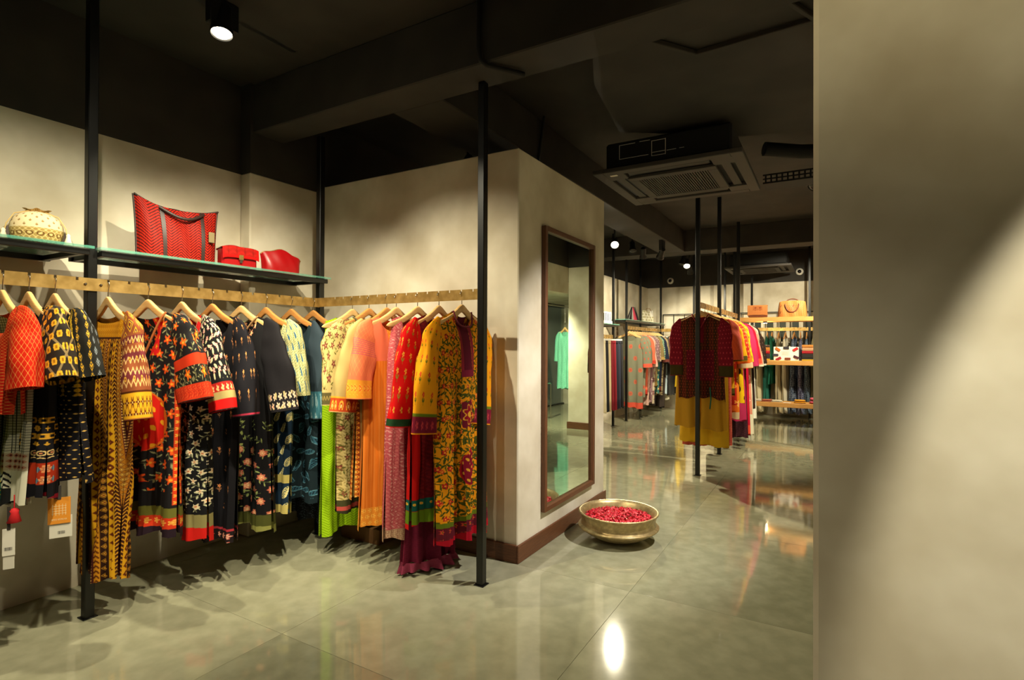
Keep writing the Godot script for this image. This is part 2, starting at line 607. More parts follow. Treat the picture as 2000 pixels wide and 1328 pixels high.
func glass_shelf(z0: float, z1: float, x0: float, x1: float, y: float, label: String) -> void:
	var o := thing("glass_shelf", label, "shelf", Vector3((x0 + x1) / 2, y, (z0 + z1) / 2), 0.0, "glass shelves above the clothes rails")
	var hx := (x1 - x0) / 2
	var hz := absf(z1 - z0) / 2
	part("glass_pane", bx(-hx, 0, -hz, hx, 0.012, hz, 0.001), M.shelf_glass, o)
	for s in [-1.0, 1.0]:
		part("side_bar", bx(s * (hx - 0.03) - 0.0125, -0.026, -hz + 0.01, s * (hx - 0.03) + 0.0125, -0.001, hz - 0.01, 0.002), M.black_steel, o)
		part("end_bar", bx(-hx + 0.02, -0.025, s * (hz - 0.03) - 0.0125, hx - 0.045, -0.002, s * (hz - 0.03) + 0.0125, 0.002), M.black_steel, o)

func air_conditioner(at: Vector3, w: float, dz: float, label: String, scuffs: bool) -> void:
	var o := thing("air_conditioner", label, "air conditioner", at, 0.0, "ceiling cassette air conditioners")
	var h := w / 2
	var k := dz / 2
	# face frame: four boards round the louvre slots
	var fr := MB.new()
	for s in [-1.0, 1.0]:
		fr.box(Vector3(s * (h - 0.035), 0.0, 0), Vector3(0.07, 0.03, dz), 0.004)
		fr.box(Vector3(0, 0.0, s * (k - 0.035)), Vector3(w - 0.14, 0.03, 0.07), 0.004)
	for sx in [-1.0, 1.0]:
		for sz in [-1.0, 1.0]:
			fr.box(Vector3(sx * (h - 0.13), 0.0, sz * (k - 0.13)), Vector3(0.13, 0.028, 0.13), 0.003)
	part("face_frame", fr, M.ac_grey, o)
	part("slot_back", bx(-h + 0.05, 0.02, -k + 0.05, h - 0.05, 0.028, k - 0.05), M.black_paint, o)
	for q in 4:
		var lv := bx(-h + 0.21, -0.004, k - 0.155, h - 0.21, 0.004, k - 0.10, 0.002)
		lv.moved(Transform3D(Basis(Vector3.UP, q * PI / 2), Vector3(0, -0.002, 0)))
		part("louvre", lv, M.ac_grey, o)
	var gh := h - 0.185
	var g := MB.new()
	var gp := part("intake_panel", MB.new().box(Vector3(0, -0.012, gh - 0.0325), Vector3(gh * 2, 0.02, 0.065), 0.003).box(Vector3(0, -0.012, -gh + 0.025), Vector3(gh * 2, 0.02, 0.05), 0.003).box(Vector3(-gh + 0.03, -0.012, -0.0075), Vector3(0.06, 0.02, gh * 2 - 0.115), 0.003).box(Vector3(gh - 0.03, -0.012, -0.0075), Vector3(0.06, 0.02, gh * 2 - 0.115), 0.003), M.ac_grey, o)
	for i in 28:
		var x := -gh + 0.07 + i * (gh * 2 - 0.14) / 27.0
		g.box(Vector3(x, -0.012, -0.0075), Vector3(0.0085, 0.012, gh * 2 - 0.115))
	tag(part("grille_slats", g, M.ac_grey, gp), "", "", "", "stuff")
	part("indicator_light", bx(-h + 0.1, -0.018, k - 0.09, -h + 0.15, -0.0145, k - 0.065, 0.001), M.ac_white, o)
	var cs := part("casing", bx(-h + 0.07, 0.03, -k + 0.07, h - 0.07, 0.205, k - 0.07, 0.012), M.black_casing, o)
	if scuffs:
		var z := k - 0.069
		for r in [[-0.31, 0.085, 0.0035, 0.095], [-0.31, 0.085, 0.2, 0.003], [-0.31, 0.178, 0.11, 0.003], [-0.17, 0.18, 0.07, 0.003], [-0.09, 0.072, 0.0035, 0.1], [0.0, 0.07, 0.0035, 0.105], [-0.09, 0.17, 0.09, 0.003], [-0.09, 0.094, 0.09, 0.003], [-0.09, 0.072, 0.09, 0.003], [0.01, 0.093, 0.06, 0.0025], [0.09, 0.094, 0.03, 0.0025]]:
			part("paint_scuff", bx(r[0], r[1], z, r[0] + r[2], r[1] + r[3], z + 0.0015), M.ac_white, cs)

func cctv(at: Vector3, label: String) -> void:
	var o := thing("dome_camera", label, "camera", at, 0.0, "round white fittings on the black upper wall")
	part("base", MB.new().lathe([Vector2(0, 0), Vector2(0.06, 0), Vector2(0.06, 0.02), Vector2(0.05, 0.035), Vector2(0.03, 0.04)], 20).moved(Transform3D(Basis(Vector3.RIGHT, PI / 2), Vector3.ZERO)), M.white_plastic, o)
	part("lens", MB.new().lathe([Vector2(0.03, 0.04), Vector2(0.024, 0.052), Vector2(0.0, 0.058)], 16).moved(Transform3D(Basis(Vector3.RIGHT, PI / 2), Vector3.ZERO)), M.black_gloss, o)

# ---------------------------------------------------------------- the place
func _ready() -> void:
	rng.seed = 7
	crease.seed = 11
	crease.frequency = 0.35
	crease.fractal_octaves = 2
	# camera
	var cam := Camera3D.new()
	cam.name = "camera"
	add_child(cam)
	cam.position = Vector3(0, 1.2, 0)
	cam.rotation_order = EULER_ORDER_YXZ
	cam.rotation_degrees = Vector3(0.33, 30.27, 0.217)
	cam.keep_aspect = Camera3D.KEEP_HEIGHT
	cam.fov = 2.0 * rad_to_deg(atan(664.0 / 1070.6))
	cam.near = 0.05
	cam.far = 100.0
	cam.current = true
	# night outside, exposure
	var we := WorldEnvironment.new()
	we.name = "environment"
	add_child(we)
	var e := Environment.new()
	e.background_mode = Environment.BG_COLOR
	e.background_color = Color(0.03, 0.045, 0.08)
	e.tonemap_mode = Environment.TONE_MAPPER_LINEAR
	e.tonemap_exposure = 1.12
	e.sdfgi_enabled = true
	e.ssao_enabled = true
	e.ssil_enabled = true
	we.environment = e

	materials()
	make_hanger_meshes()
	lamps()
	shell()
	ceiling_things()
	near_racks()
	shelf_goods()
	mirror_and_bowl()
	far_shop()
	print("done ", Time.get_ticks_msec())

func materials() -> void:
	M.black_metal = mat(Color(0.012, 0.012, 0.012), 0.5)
	M.black_steel = mat(Color(0.014, 0.017, 0.016), 0.34)
	M.black_gloss = mat(Color(0.01, 0.01, 0.01), 0.15)
	M.black_casing = mat(Color(0.035, 0.033, 0.03), 0.75)
	M.chrome = mat(Color(0.75, 0.73, 0.7), 0.2, 1.0)
	M.steel = mat(Color(0.5, 0.48, 0.45), 0.35, 1.0)
	M.white_plastic = mat(Color(0.85, 0.84, 0.8), 0.5)
	M.ac_grey = mat(Color(0.25, 0.23, 0.21), 0.7)
	M.ac_white = mat(Color(0.9, 0.88, 0.82), 0.6)
	M.lamp_off = mat(Color(0.2, 0.2, 0.2), 0.2)
	var gl := mat(Color(1, 0.97, 0.9), 0.4)
	gl.emission_enabled = true
	gl.emission = Color(1.0, 0.95, 0.82)
	gl.emission_energy_multiplier = 14.0
	M.lamp_glow = gl
	M.plaster = world_mat(noise_img(512, 3, 0.008, 5, Color("#bfb49c"), Color("#dcd4c0")), 0.42, 0.78)
	M.black_paint = world_mat(noise_img(128, 5, 0.03, 3, Color("#2e2b27"), Color("#38342f")), 0.6, 0.85)
	M.tiles = []
	for k in 3:
		var c0: Color = [Color("#959479"), Color("#8d8d73"), Color("#9a997e")][k]
		var fl := world_mat(noise_img(512, 20 + k, 0.02, 6, c0.darkened(0.06), c0.lightened(0.045)), 0.8, 0.06)
		fl.metallic_specular = 0.9
		M.tiles.append(fl)
	M.grout = mat(Color("#7a7762"), 0.8)
	var bt := noise_img(256, 31, 0.03, 4, Color("#a98a4e"), Color("#c9a868"))
	M.brass = world_mat(bt, 1.8, 0.36)
	M.brass.metallic = 0.75
	M.bowl = world_mat(noise_img(256, 33, 0.04, 4, Color("#94825a"), Color("#c2ab7a")), 3.0, 0.4)
	M.bowl.metallic = 0.7
	M.hanger_light = wood("#d9b47c", "#c79a5c", 41)
	M.hanger_dark = wood("#c4894a", "#b07538", 42)
	M.walnut_light = wood("#6f4527", "#54311a", 44)
	M.walnut_up = wood("#6f4527", "#54311a", 44, true)
	M.plank = wood("#c99450", "#b47f3e", 45)
	var sg := mat(Color(0.42, 0.75, 0.66, 0.35), 0.04)
	sg.transparency = BaseMaterial3D.TRANSPARENCY_ALPHA
	M.shelf_glass = sg
	var wg := mat(Color(0.7, 0.85, 0.85, 0.1), 0.02)
	wg.transparency = BaseMaterial3D.TRANSPARENCY_ALPHA
	M.window_glass = wg
	M.mirror = mat(Color(0.8, 0.86, 0.8), 0.015, 1.0)
	M.red_thread = mat(Color("#c0141c"), 0.8)
	M.petal = mat(Color("#d10a24"), 0.6)
	M.petal.vertex_color_use_as_albedo = true
	M.petal.albedo_color = Color.WHITE
	M.petal.cull_mode = BaseMaterial3D.CULL_DISABLED

func wood(a: String, b: String, sd: int, upright := false) -> StandardMaterial3D:
	var f := FastNoiseLite.new()
	f.seed = sd
	f.frequency = 0.02
	var im := Image.create(256, 256, false, Image.FORMAT_RGB8)
	for y in 256:
		for x in 256:
			var k := 0.5 + 0.5 * sin(y * 0.35 + 7.0 * f.get_noise_2d(x * 0.35, y * 2.2)) 
			k = 0.6 * k + 0.4 * (0.5 + 0.5 * f.get_noise_2d(x * 0.7, y * 9.0))
			im.set_pixel(y if upright else x, x if upright else y, Color(a).lerp(Color(b), k))
	var m := mat(Color.WHITE, 0.5)
	m.albedo_texture = ImageTexture.create_from_image(im)
	m.uv1_triplanar = true
	m.uv1_scale = Vector3(5.0, 2.5, 5.0) if upright else Vector3(2.5, 5.0, 2.5)
	return m

func lamps() -> void:
	var white := Color(1.0, 0.97, 0.93)
	spotlight(Vector3(-2.45, 2.63, -1.51), Vector3(-2.0, 0, -1.15), 3.0, 44.0, "lit track spotlight hanging over the nearest clothes rack, glowing toward the viewer")
	spotlight(Vector3(-2.21, 2.36, -6.18), Vector3(-1.0, 0.1, -3.0), 9.5, 42.0, "lit track spotlight just right of the mirror partition, shining forward")
	spotlight(Vector3(-1.83, 2.33, -8.19), Vector3(-1.4, 0.2, -6.3), 5.0, 42.0, "lit track spotlight left of the central rack, deep in the shop")
	spotlight(Vector3(-1.45, 2.58, -0.55), Vector3(-2.95, 0.92, -1.15), 5.0, 36.5, "track spotlight out of view aimed at the near end of the left rack")
	spotlight(Vector3(-1.5, 2.58, -1.4), Vector3(-2.95, 0.88, -1.95), 4.6, 36.5, "track spotlight out of view aimed at the far end of the left rack")
	spotlight(Vector3(-2.05, 2.58, -1.0), Vector3(-1.85, 0.78, -2.5), 4.2, 34.5, "track spotlight out of view aimed at the orange and red kurtas")
	spotlight(Vector3(0.05, 2.5, -2.9), Vector3(-1.48, 0.3, -3.25), 7.5, 30.0, "track spotlight under the slanted soffit aimed at the mirror wall", true, 2.6, white)
	spotlight(Vector3(0.8, 2.6, -0.4), Vector3(0.8, 0.9, -1.5), 5.6, 20.5, "track spotlight behind the viewer washing the bare right wall", true, 2.80, Color(1.0, 0.965, 0.85), 0.32)
	spotlight(Vector3(-1.1, 2.5, 0.9), Vector3(0.3, 2.5, -1.5), 3.2, 22.0, "track spotlight behind the viewer grazing the top of the right wall", true, 2.80, Color(1.0, 0.94, 0.76), 0.9)
	spotlight(Vector3(-0.8, 2.58, 0.3), Vector3(-1.2, 0, -1.3), 1.6, 46.0, "track spotlight over the entrance aimed at the open floor")
	spotlight(Vector3(-1.9, 2.3, -7.0), Vector3(-2.9, 0.9, -8.6), 6.5, 42.0, "track spotlight aimed at the coral spotted dresses on the far left rack", true, 2.5)
	spotlight(Vector3(-1.95, 2.3, -5.0), Vector3(-2.9, 0.8, -7.0), 4.0, 42.0, "track spotlight aimed at the rack of folded trousers", true, 2.5)
	spotlight(Vector3(0.1, 2.5, -6.0), Vector3(-1.0, 0.8, -6.6), 6.5, 42.0, "track spotlight aimed at the right side of the central rack")
	spotlight(Vector3(0.1, 2.5, -7.9), Vector3(-0.8, 0.8, -10.2), 9.5, 42.0, "track spotlight aimed at the back wall rack and leather goods")
	spotlight(Vector3(-1.9, 2.3, -8.75), Vector3(-2.0, 0.9, -10.3), 4.0, 42.0, "track spotlight aimed at the left half of the back wall")
	spotlight(Vector3(0.0, 2.5, -4.8), Vector3(0.1, 0.9, -7.1), 2.6, 36.0, "track spotlight aimed at the plaster pier beyond the soffit")
	spotlight(Vector3(0.75, 1.82, -6.6), Vector3(0.85, 0.2, -8.2), 7.0, 55.0, "small spotlight in the window bay over the sea green kurta", true, 1.95)

func shell() -> void:
	# floor of large polished tiles
	var fl := struct("floor", bx(-3.4, -0.12, -10.6, 2.4, -0.006, 2.8), M.grout, "polished olive grey stone floor of large square tiles")
	var k := 0
	var ts := 1.11
	var x := -1.955 - ts * 2
	var ix := 0
	while x < 2.35:
		var z := -1.48 + ts * 4
		var iz := 0
		while z > -10.5:
			var x0 := maxf(x, -3.38)
			var x1 := minf(x + ts, 2.38)
			var z0 := maxf(z - ts, -10.58)
			var z1 := minf(z, 2.78)
			if x1 - x0 > 0.02 and z1 - z0 > 0.02:
				part("tile", bx(x0 + 0.0006, -0.006, z0 + 0.0006, x1 - 0.0006, 0.0, z1 - 0.0006, 0.0005), M.tiles[(ix * 2 + iz * 5 + ix * iz) % 3], fl)
			z -= ts
			iz += 1
		x += ts
		ix += 1
	struct("ceiling", bx(-3.5, 2.80, -10.7, 2.6, 3.0, 2.9), M.black_paint, "black painted ceiling slab")
	# left wall with its black band, pilaster
	struct("wall_left", bx(-3.4, 0, -2.7, -3.2, 2.25, 2.8), M.plaster, "trowelled beige plaster wall behind the near clothes rack")
	struct("wall_left_upper", bx(-3.4, 2.25, -10.6, -3.2, 2.80, 2.8), M.black_paint, "black painted upper band of the left wall")
	struct("trim_1", bx(-3.2, 0, -2.7, -3.1, 2.25, -2.1, 0.008), M.plaster, "beige plaster pilaster where the left wall steps forward")
	struct("trim_2", bx(-3.2, 2.25, -2.7, -3.1, 2.80, -2.1), M.black_paint, "black painted top of the pilaster")
	# partition block with the mirror
	struct("wall_center", bx(-3.2, 0, -3.91, -1.481, 2.272, -2.605, 0.006), M.plaster, "beige plaster partition block carrying the tall mirror")
	struct("baseboard_center", bx(-3.1, 0, -2.605, -1.481, 0.098, -2.592, 0.003), M.walnut_light, "dark walnut skirting along the front of the partition")
	struct("baseboard_right", bx(-1.481, 0, -3.93, -1.468, 0.098, -2.592, 0.003), M.walnut_light, "walnut skirting under the mirror")
	# far shell
	struct("wall_far_left", bx(-3.4, 0, -10.6, -3.05, 2.26, -3.91), M.plaster, "beige plaster wall behind the far left racks")
	struct("wall_back", bx(-3.4, 0, -10.6, 0.5, 2.26, -10.4), M.plaster, "beige plaster back wall of the shop")
	struct("wall_back_upper", bx(-3.4, 2.26, -10.6, 0.5, 2.80, -10.4), M.black_paint, "black painted upper band of the back wall")
	# right: near wall end, then the wall with the window bay
	struct("wall_right", bx(-0.039, 0, -1.66, 2.5, 2.80, -1.5, 0.012), M.plaster, "bare trowelled plaster wall end close on the right")
	struct("wall_right_far", bx(0.28, 0, -5.4, 0.42, 2.80, -1.66), M.plaster)
	struct("wall_right_lintel", bx(0.28, 1.9, -7.1, 0.42, 2.27, -5.4), M.plaster, "plaster lintel over the window bay")
	struct("wall_right_lintel_upper", bx(0.28, 2.27, -7.1, 0.42, 2.80, -5.4), M.black_paint)
	struct("wall_right_pier", bx(-0.12, 0, -7.5, 0.28, 2.27, -7.1, 0.006), M.plaster, "beige plaster pier seen in the mirror")
	struct("wall_right_pier_upper", bx(-0.12, 2.27, -7.5, 0.28, 2.80, -7.1), M.black_paint)
	struct("baseboard_pier", bx(-0.135, 0, -7.1, 0.295, 0.098, -7.087, 0.003), M.walnut_light)
	struct("wall_right_rear", bx(0.28, 0, -10.4, 0.42, 2.80, -7.5), M.plaster)
	struct("ceiling_bay", bx(0.42, 1.96, -10.0, 1.75, 2.1, -4.6), M.plaster)
	struct("wall_bay_end", bx(0.42, 0, -10.15, 1.75, 1.96, -10.0), M.plaster)
	struct("wall_bay_near", bx(0.42, 0, -4.6, 1.75, 1.96, -4.45), M.plaster)
	var wn := struct("window_1", bx(1.7, 0.02, -10.0, 1.712, 1.9, -4.6), M.window_glass, "large shop window onto the night street")
	part("window_frame", bx(1.68, 1.9, -10.0, 1.73, 1.96, -4.6, 0.004), M.black_steel, wn)
	part("window_sill", bx(1.68, 0.0, -10.0, 1.73, 0.02, -4.6, 0.004), M.black_steel, wn)
	struct("wall_front", bx(-3.4, 0, 2.6, 2.5, 2.80, 2.8), M.plaster)
	struct("wall_side", bx(2.38, 0, -1.5, 2.5, 2.80, 2.6), M.plaster)
	struct("wall_void", bx(0.42, 2.1, -10.6, 0.5, 2.80, -1.66), M.black_paint)

func ceiling_things() -> void:
	struct("ceiling_beam", bx(-3.2, 2.5, -2.34, 0.3, 2.80, -2.12, 0.006), M.black_paint, "deep black beam crossing above the partition front")
	struct("ceiling_beam_long", bx(-2.15, 2.5, -7.9, -1.8, 2.80, -2.34, 0.006), M.black_paint, "black beam running back over the partition")
	struct("ceiling_beam_far", bx(-3.2, 2.5, -8.25, 0.28, 2.80, -7.9, 0.006), M.black_paint, "black beam crossing the rear of the shop")
	# slanted-plan soffit board with its hatch
	var so := thing("soffit_board", "large black soffit board with an open hatch, upper right ceiling", "ceiling board", Vector3(-0.6, 2.6, -3.0))
	var pg := PackedVector2Array([Vector2(-0.95, -2.345), Vector2(-1.112, -2.773), Vector2(-1.215, -3.484), Vector2(-0.521, -3.962), Vector2(0.27, -4.2), Vector2(0.27, -2.345)])
	var flat := Transform3D(Basis(Vector3.RIGHT, PI / 2), Vector3(0.6, 0, 3.0))
	part("board", MB.new().prism(pg, -0.03, 0.0).moved(flat), M.black_paint, so)
	for q in [[Vector2(-0.775, -2.39), Vector2(-0.56, -2.69)], [Vector2(-0.56, -2.69), Vector2(-0.06, -2.655)], [Vector2(-0.06, -2.655), Vector2(-0.2, -2.36)]]:
		var a := Vector3(q[0].x + 0.6, -0.016, q[0].y + 3.0)
		var b := Vector3(q[1].x + 0.6, -0.016, q[1].y + 3.0)
		var m := MB.new().box(Vector3.ZERO, Vector3((b - a).length(), 0.022, 0.022), 0.003)
		m.moved(Transform3D(Basis(Vector3.UP, atan2(-(b - a).z, (b - a).x)), (a + b) / 2))
		part("hatch_edge", m, M.black_paint, so)
	air_conditioner(Vector3(-0.935, 2.36, -3.97), 0.95, 0.95, "black ceiling air conditioner with slatted grille, right of the partition top", true)
	air_conditioner(Vector3(-1.0, 2.4, -9.63), 0.95, 0.92, "smaller looking ceiling air conditioner at the rear of the shop", false)
	# conduits
	tag(part("conduit_pipe", MB.new().tube([Vector3(-1.41, 2.80, -2.1), Vector3(-1.41, 2.56, -2.1), Vector3(-1.4, 2.505, -2.1), Vector3(-1.38, 2.485, -2.12), Vector3(-1.3, 2.482, -2.23), Vector3(-1.27, 2.482, -2.28)], 0.012, 8), M.black_casing), "black conduit bending under the front beam beside the post", "conduit")
	tag(part("conduit_pipe", MB.new().tube([Vector3(-1.25, 2.84, -2.5), Vector3(-1.28, 2.84, -2.9), Vector3(-1.36, 2.84, -3.2), Vector3(-1.4, 2.84, -3.6), Vector3(-1.42, 2.84, -4.6)], 0.014, 8), M.black_casing), "black conduit snaking along the ceiling above the partition corner", "conduit")
	tag(part("conduit_pipe", MB.new().tube([Vector3(-1.38, 2.83, -3.4), Vector3(-1.6, 2.83, -3.42), Vector3(-1.75, 2.82, -3.44), Vector3(-1.8, 2.46, -3.44), Vector3(-2.2, 2.46, -3.45), Vector3(-2.9, 2.46, -3.46)], 0.011, 8), M.black_casing), "thin black conduit branching left over the partition", "conduit")
	tag(part("cable_tray", cable_tray(), M.black_casing), "perforated black cable tray behind the front air conditioner", "cable tray")
	tag(part("duct_bundle", MB.new().tube([Vector3(-0.42, 2.6, -4.3), Vector3(-0.2, 2.58, -4.42), Vector3(0.1, 2.56, -4.5), Vector3(0.27, 2.56, -4.5)], 0.05, 10), M.black_casing), "dark insulated duct beside the front air conditioner", "duct")
	# spot tracks
	for q in [[Vector3(-2.24, 2.80, -7.8), Vector3(-2.24, 2.80, -5.0), "black lighting track left of the long beam"], [Vector3(-2.56, 2.80, -2.0), Vector3(-2.56, 2.80, 1.0), "black lighting track over the near rack"]]:
		tag(part("lighting_track", bx(q[0].x - 0.017, 2.835, q[0].z, q[1].x + 0.017, 2.80, q[1].z, 0.002), M.black_metal), q[2], "track")
	spotlight(Vector3(-2.35, 2.48, -3.3), Vector3(-2.2, 0.0, -1.2), 0, 30, "dark track spotlight peeping over the partition top, left of the beam", false)
	spotlight(Vector3(-1.96, 2.4, -3.4), Vector3(-1.9, 0.0, -2.0), 0, 30, "dark track spotlight behind the post above the partition", false, 2.5)
	spotlight(Vector3(-0.13, 2.45, -5.0), Vector3(-1.2, 0.5, -4.4), 0, 30, "dark track spotlight near the top edge of the right wall", false)
	spotlight(Vector3(-2.24, 2.4, -6.95), Vector3(-1.9, 1.0, -6.2), 0, 30, "dark track spotlight behind the bright one beside the partition", false)
	spotlight(Vector3(-2.24, 2.38, -7.4), Vector3(-2.6, 1.0, -8.4), 0, 30, "dark track spotlight at the rear end of the left track", false)
	spotlight(Vector3(-2.0, 2.42, -8.6), Vector3(-2.4, 0.8, -8.2), 0, 30, "dark track spotlight behind the rear beam, left of the rear lamp", false)
	cctv(Vector3(-2.62, 2.38, -10.4), "round white wall fitting at left of the black rear band")
	cctv(Vector3(-0.47, 2.42, -10.4), "round white wall fitting at right of the black rear band")

func cable_tray() -> MB:
	var m := MB.new()
	var z0 := -4.62
	for i in 19:
		m.box(Vector3(-0.44 + i * 0.038, 2.47, z0), Vector3(0.012, 0.05, 0.004))
	m.box(Vector3(-0.1, 2.5, z0), Vector3(0.72, 0.012, 0.006))
	m.box(Vector3(-0.1, 2.47, z0), Vector3(0.72, 0.01, 0.006))
	m.box(Vector3(-0.1, 2.44, z0), Vector3(0.72, 0.012, 0.006))
	m.box(Vector3(-0.1, 2.435, z0 - 0.1), Vector3(0.72, 0.004, 0.2))
	return m

# ---------------------------------------------------------------- the two near racks
func near_racks() -> void:
	post(-2.8, -1.139, 2.86, "black steel post standing between the two left glass shelves")
	post(-2.79, -2.375, 2.5, "black steel post in the corner where the two near racks meet")
	post(-1.505, -2.284, 2.5, "black steel post at the open end of the short rack, before the partition")
	var slots1 := []
	var zs := {"a": -0.739, "b": -0.838, "c": -0.919, "d": -1.004, "e": -1.197, "f": -1.362, "g": -1.517, "h": -1.671, "i": -1.832, "j": -1.984, "k": -2.153, "l": -2.313}
	for k in zs: slots1.append(absf(0.6 - zs[k]))
	for z in [-0.2, 0.0, 0.2, -1.08, -1.28, -1.44, -1.6, -1.75, -1.9, -2.07, -2.235]: slots1.append(absf(0.6 - z))
	var r1 := brass_rail(Vector3(-2.776, 1.42, 0.6), Vector3(-2.776, 1.42, -2.385), 0.08, "long notched brass rail on the left rack, bolted to the post", slots1)
	for q in [0.028, -0.03]: bolt(r1.get_child(0), Vector3(1.739 + q, 0.028, 0.002), Vector3(0, 0, -1) * -1.0)
	var xs := [-2.4545, -2.318, -2.179, -2.106, -1.951, -1.803, -1.653]
	var slots2 := []
	for x in xs: slots2.append(x + 2.77)
	for x in [-2.6, -2.53, -2.39, -2.25, -2.03, -1.88, -1.73, -1.58]: slots2.append(x + 2.77)
	brass_rail(Vector3(-2.77, 1.42, -2.33), Vector3(-1.525, 1.42, -2.31), 0.08, "short notched brass rail in front of the partition", slots2)
	glass_shelf(-1.128, 0.6, -3.18, -2.735, 1.598, "glass shelf at far left holding the beige basket bag")
	glass_shelf(-2.415, -1.15, -3.09, -2.735, 1.598, "long glass shelf holding the red bags")

	var G1 := "printed kurtas on the left rack"
	var G2 := "kurtas on the short rack before the partition"
	var H1 := "wooden hangers on the left rack"
	var H2 := "wooden hangers on the short rack"
	var bl := "#16151a"
	var g := {}
	# --- left rack
	g.a = {"L": 0.8, "sl": 0.32, "sa": 5, "t": "sea green cotton kurta with yellow motifs, at the left edge of the photo", "turn": -10,
		"b": [["f", "#0f5a44"], ["g", "flower", 34, ["#c9b21f", "#e8d84a", "#d8a818"], 0, 0, 1, 1, 40, 40, true]], "s": [["f", "#0f6a4c"], ["g", "leaf", 26, ["#d9c21f", "#0f6a4c"], 0, 0, 1, 1, 32, 30, true]]}
	g.b = {"L": 0.47, "sl": 0.31, "sa": 21, "sr": 0.09, "cr": 0.088, "hw": 0.24, "t": "short red top with fine gold lattice, worn over a checked kurta", "turn": -3,
		"b": [["f", "#b01c0c"], ["g", "lattice", 12, ["#d8a048"], 0, 0, 1, 1, 12, 12, false]], "s": [["f", "#c0200e"], ["g", "lattice", 13, ["#dfae54"], 0, 0, 1, 1, 13, 13, false]]}
	g.c = {"L": 0.78, "sl": 0.3, "sa": 24, "sr": 0.095, "cr": 0.09, "t": "black kurta with gold ogee sleeves and red bordered hem", "turn": -3,
		"b": [["f", bl], ["g", "ogee", 30, ["#b98a24", "#6b4a10"], 0, 0, 1, 0.45, 44, 36, true], ["g", "bloom", 44, ["#7c4a12", "#c9942c", "#3a2208"], 0.3, 0.42, 0.8, 0.6, 60, 60, false], ["g", "ogee", 34, ["#c9942c", bl], 0, 0.6, 1, 0.74, 34, 30, true], ["g", "ring", 14, ["#d9b878", "#c07a50"], 0, 0.76, 1, 0.8, 16, 16, false], ["r", 0, 0.82, 1, 0.92, "#a32e14"], ["g", "bloom", 34, ["#e2b48c", "#7a2a14", "#d98a58"], 0, 0.825, 1, 0.92, 70, 40, false], ["g", "leaf", 24, ["#3b5a78", "#b8c0a8"], 0.15, 0.835, 1, 0.92, 70, 40, false], ["r", 0, 0.985, 1, 1, "#8a1226"]],
		"s": [["f", "#2c2620"], ["g", "lattice", 64, ["#8f7a52"], 0, 0, 1, 1, 64, 64, false], ["g", "ogee", 30, ["#e0a92e", "#a06c14"], 0.02, 0.01, 1, 1, 32, 32, true]]}
	g.d = {"L": 0.73, "sl": 0.29, "sa": 24, "sr": 0.09, "cr": 0.085, "t": "black kurta with yellow leaf stripes, beside the black post", "turn": -3,
		"b": [["f", bl], ["g", "dot", 6, ["#c8a050", "#c8a050"], 0, 0.45, 1, 1, 10, 12, true], ["g", "leaf", 22, ["#cfa32a", "#1c1a14"], 0, 0, 1, 0.55, 30, 20, false]],
		"s": [["f", "#22221f"], ["g", "arrow", 26, ["#d9a52a", "#3a3a38"], 0.0, 0, 0.3, 1, 40, 27, false], ["s", 1, 0.34, 0, 0.6, 1, "#1a1814", 1.0], ["g", "leaf", 24, ["#d8b838", "#3c3414"], 0.34, 0, 0.6, 1, 24, 15, false], ["g", "arrow", 24, ["#7a8288", "#22221f"], 0.68, 0, 1, 1, 40, 30, false]]}
	g.e = {"L": 1.2, "sl": 0.46, "sa": 14, "sr": 0.085, "cr": 0.08, "hw": 0.19, "nd": 0.05, "t": "long mustard kurta with ethnic striped print, right of the post", "turn": -4, "slit": 0.5,
		"b": striped_print(),
		"s": [["f", "#8a4a2a"], ["g", "diamond", 46, ["#e0aa24", "#7a3228", "#5a2a4a"], 0, 0.02, 1, 0.36, 62, 34, true], ["h", 3, 0, 0.38, 1, 0.82, "#6c2c30", 0.55], ["g", "zig", 12, ["#d9b070"], 0, 0.38, 1, 0.82, 12, 14, false], ["g", "dot", 10, ["#d9a040", "#5a2410"], 0, 0.4, 1, 0.82, 22, 24, true], ["r", 0, 0.82, 1, 1, "#e0a422"], ["g", "star", 14, ["#6a3410", "#f4dc8a"], 0, 0.85, 1, 0.98, 14, 12, true], ["r", 0, 0.82, 1, 0.835, "#4a2208"]]}
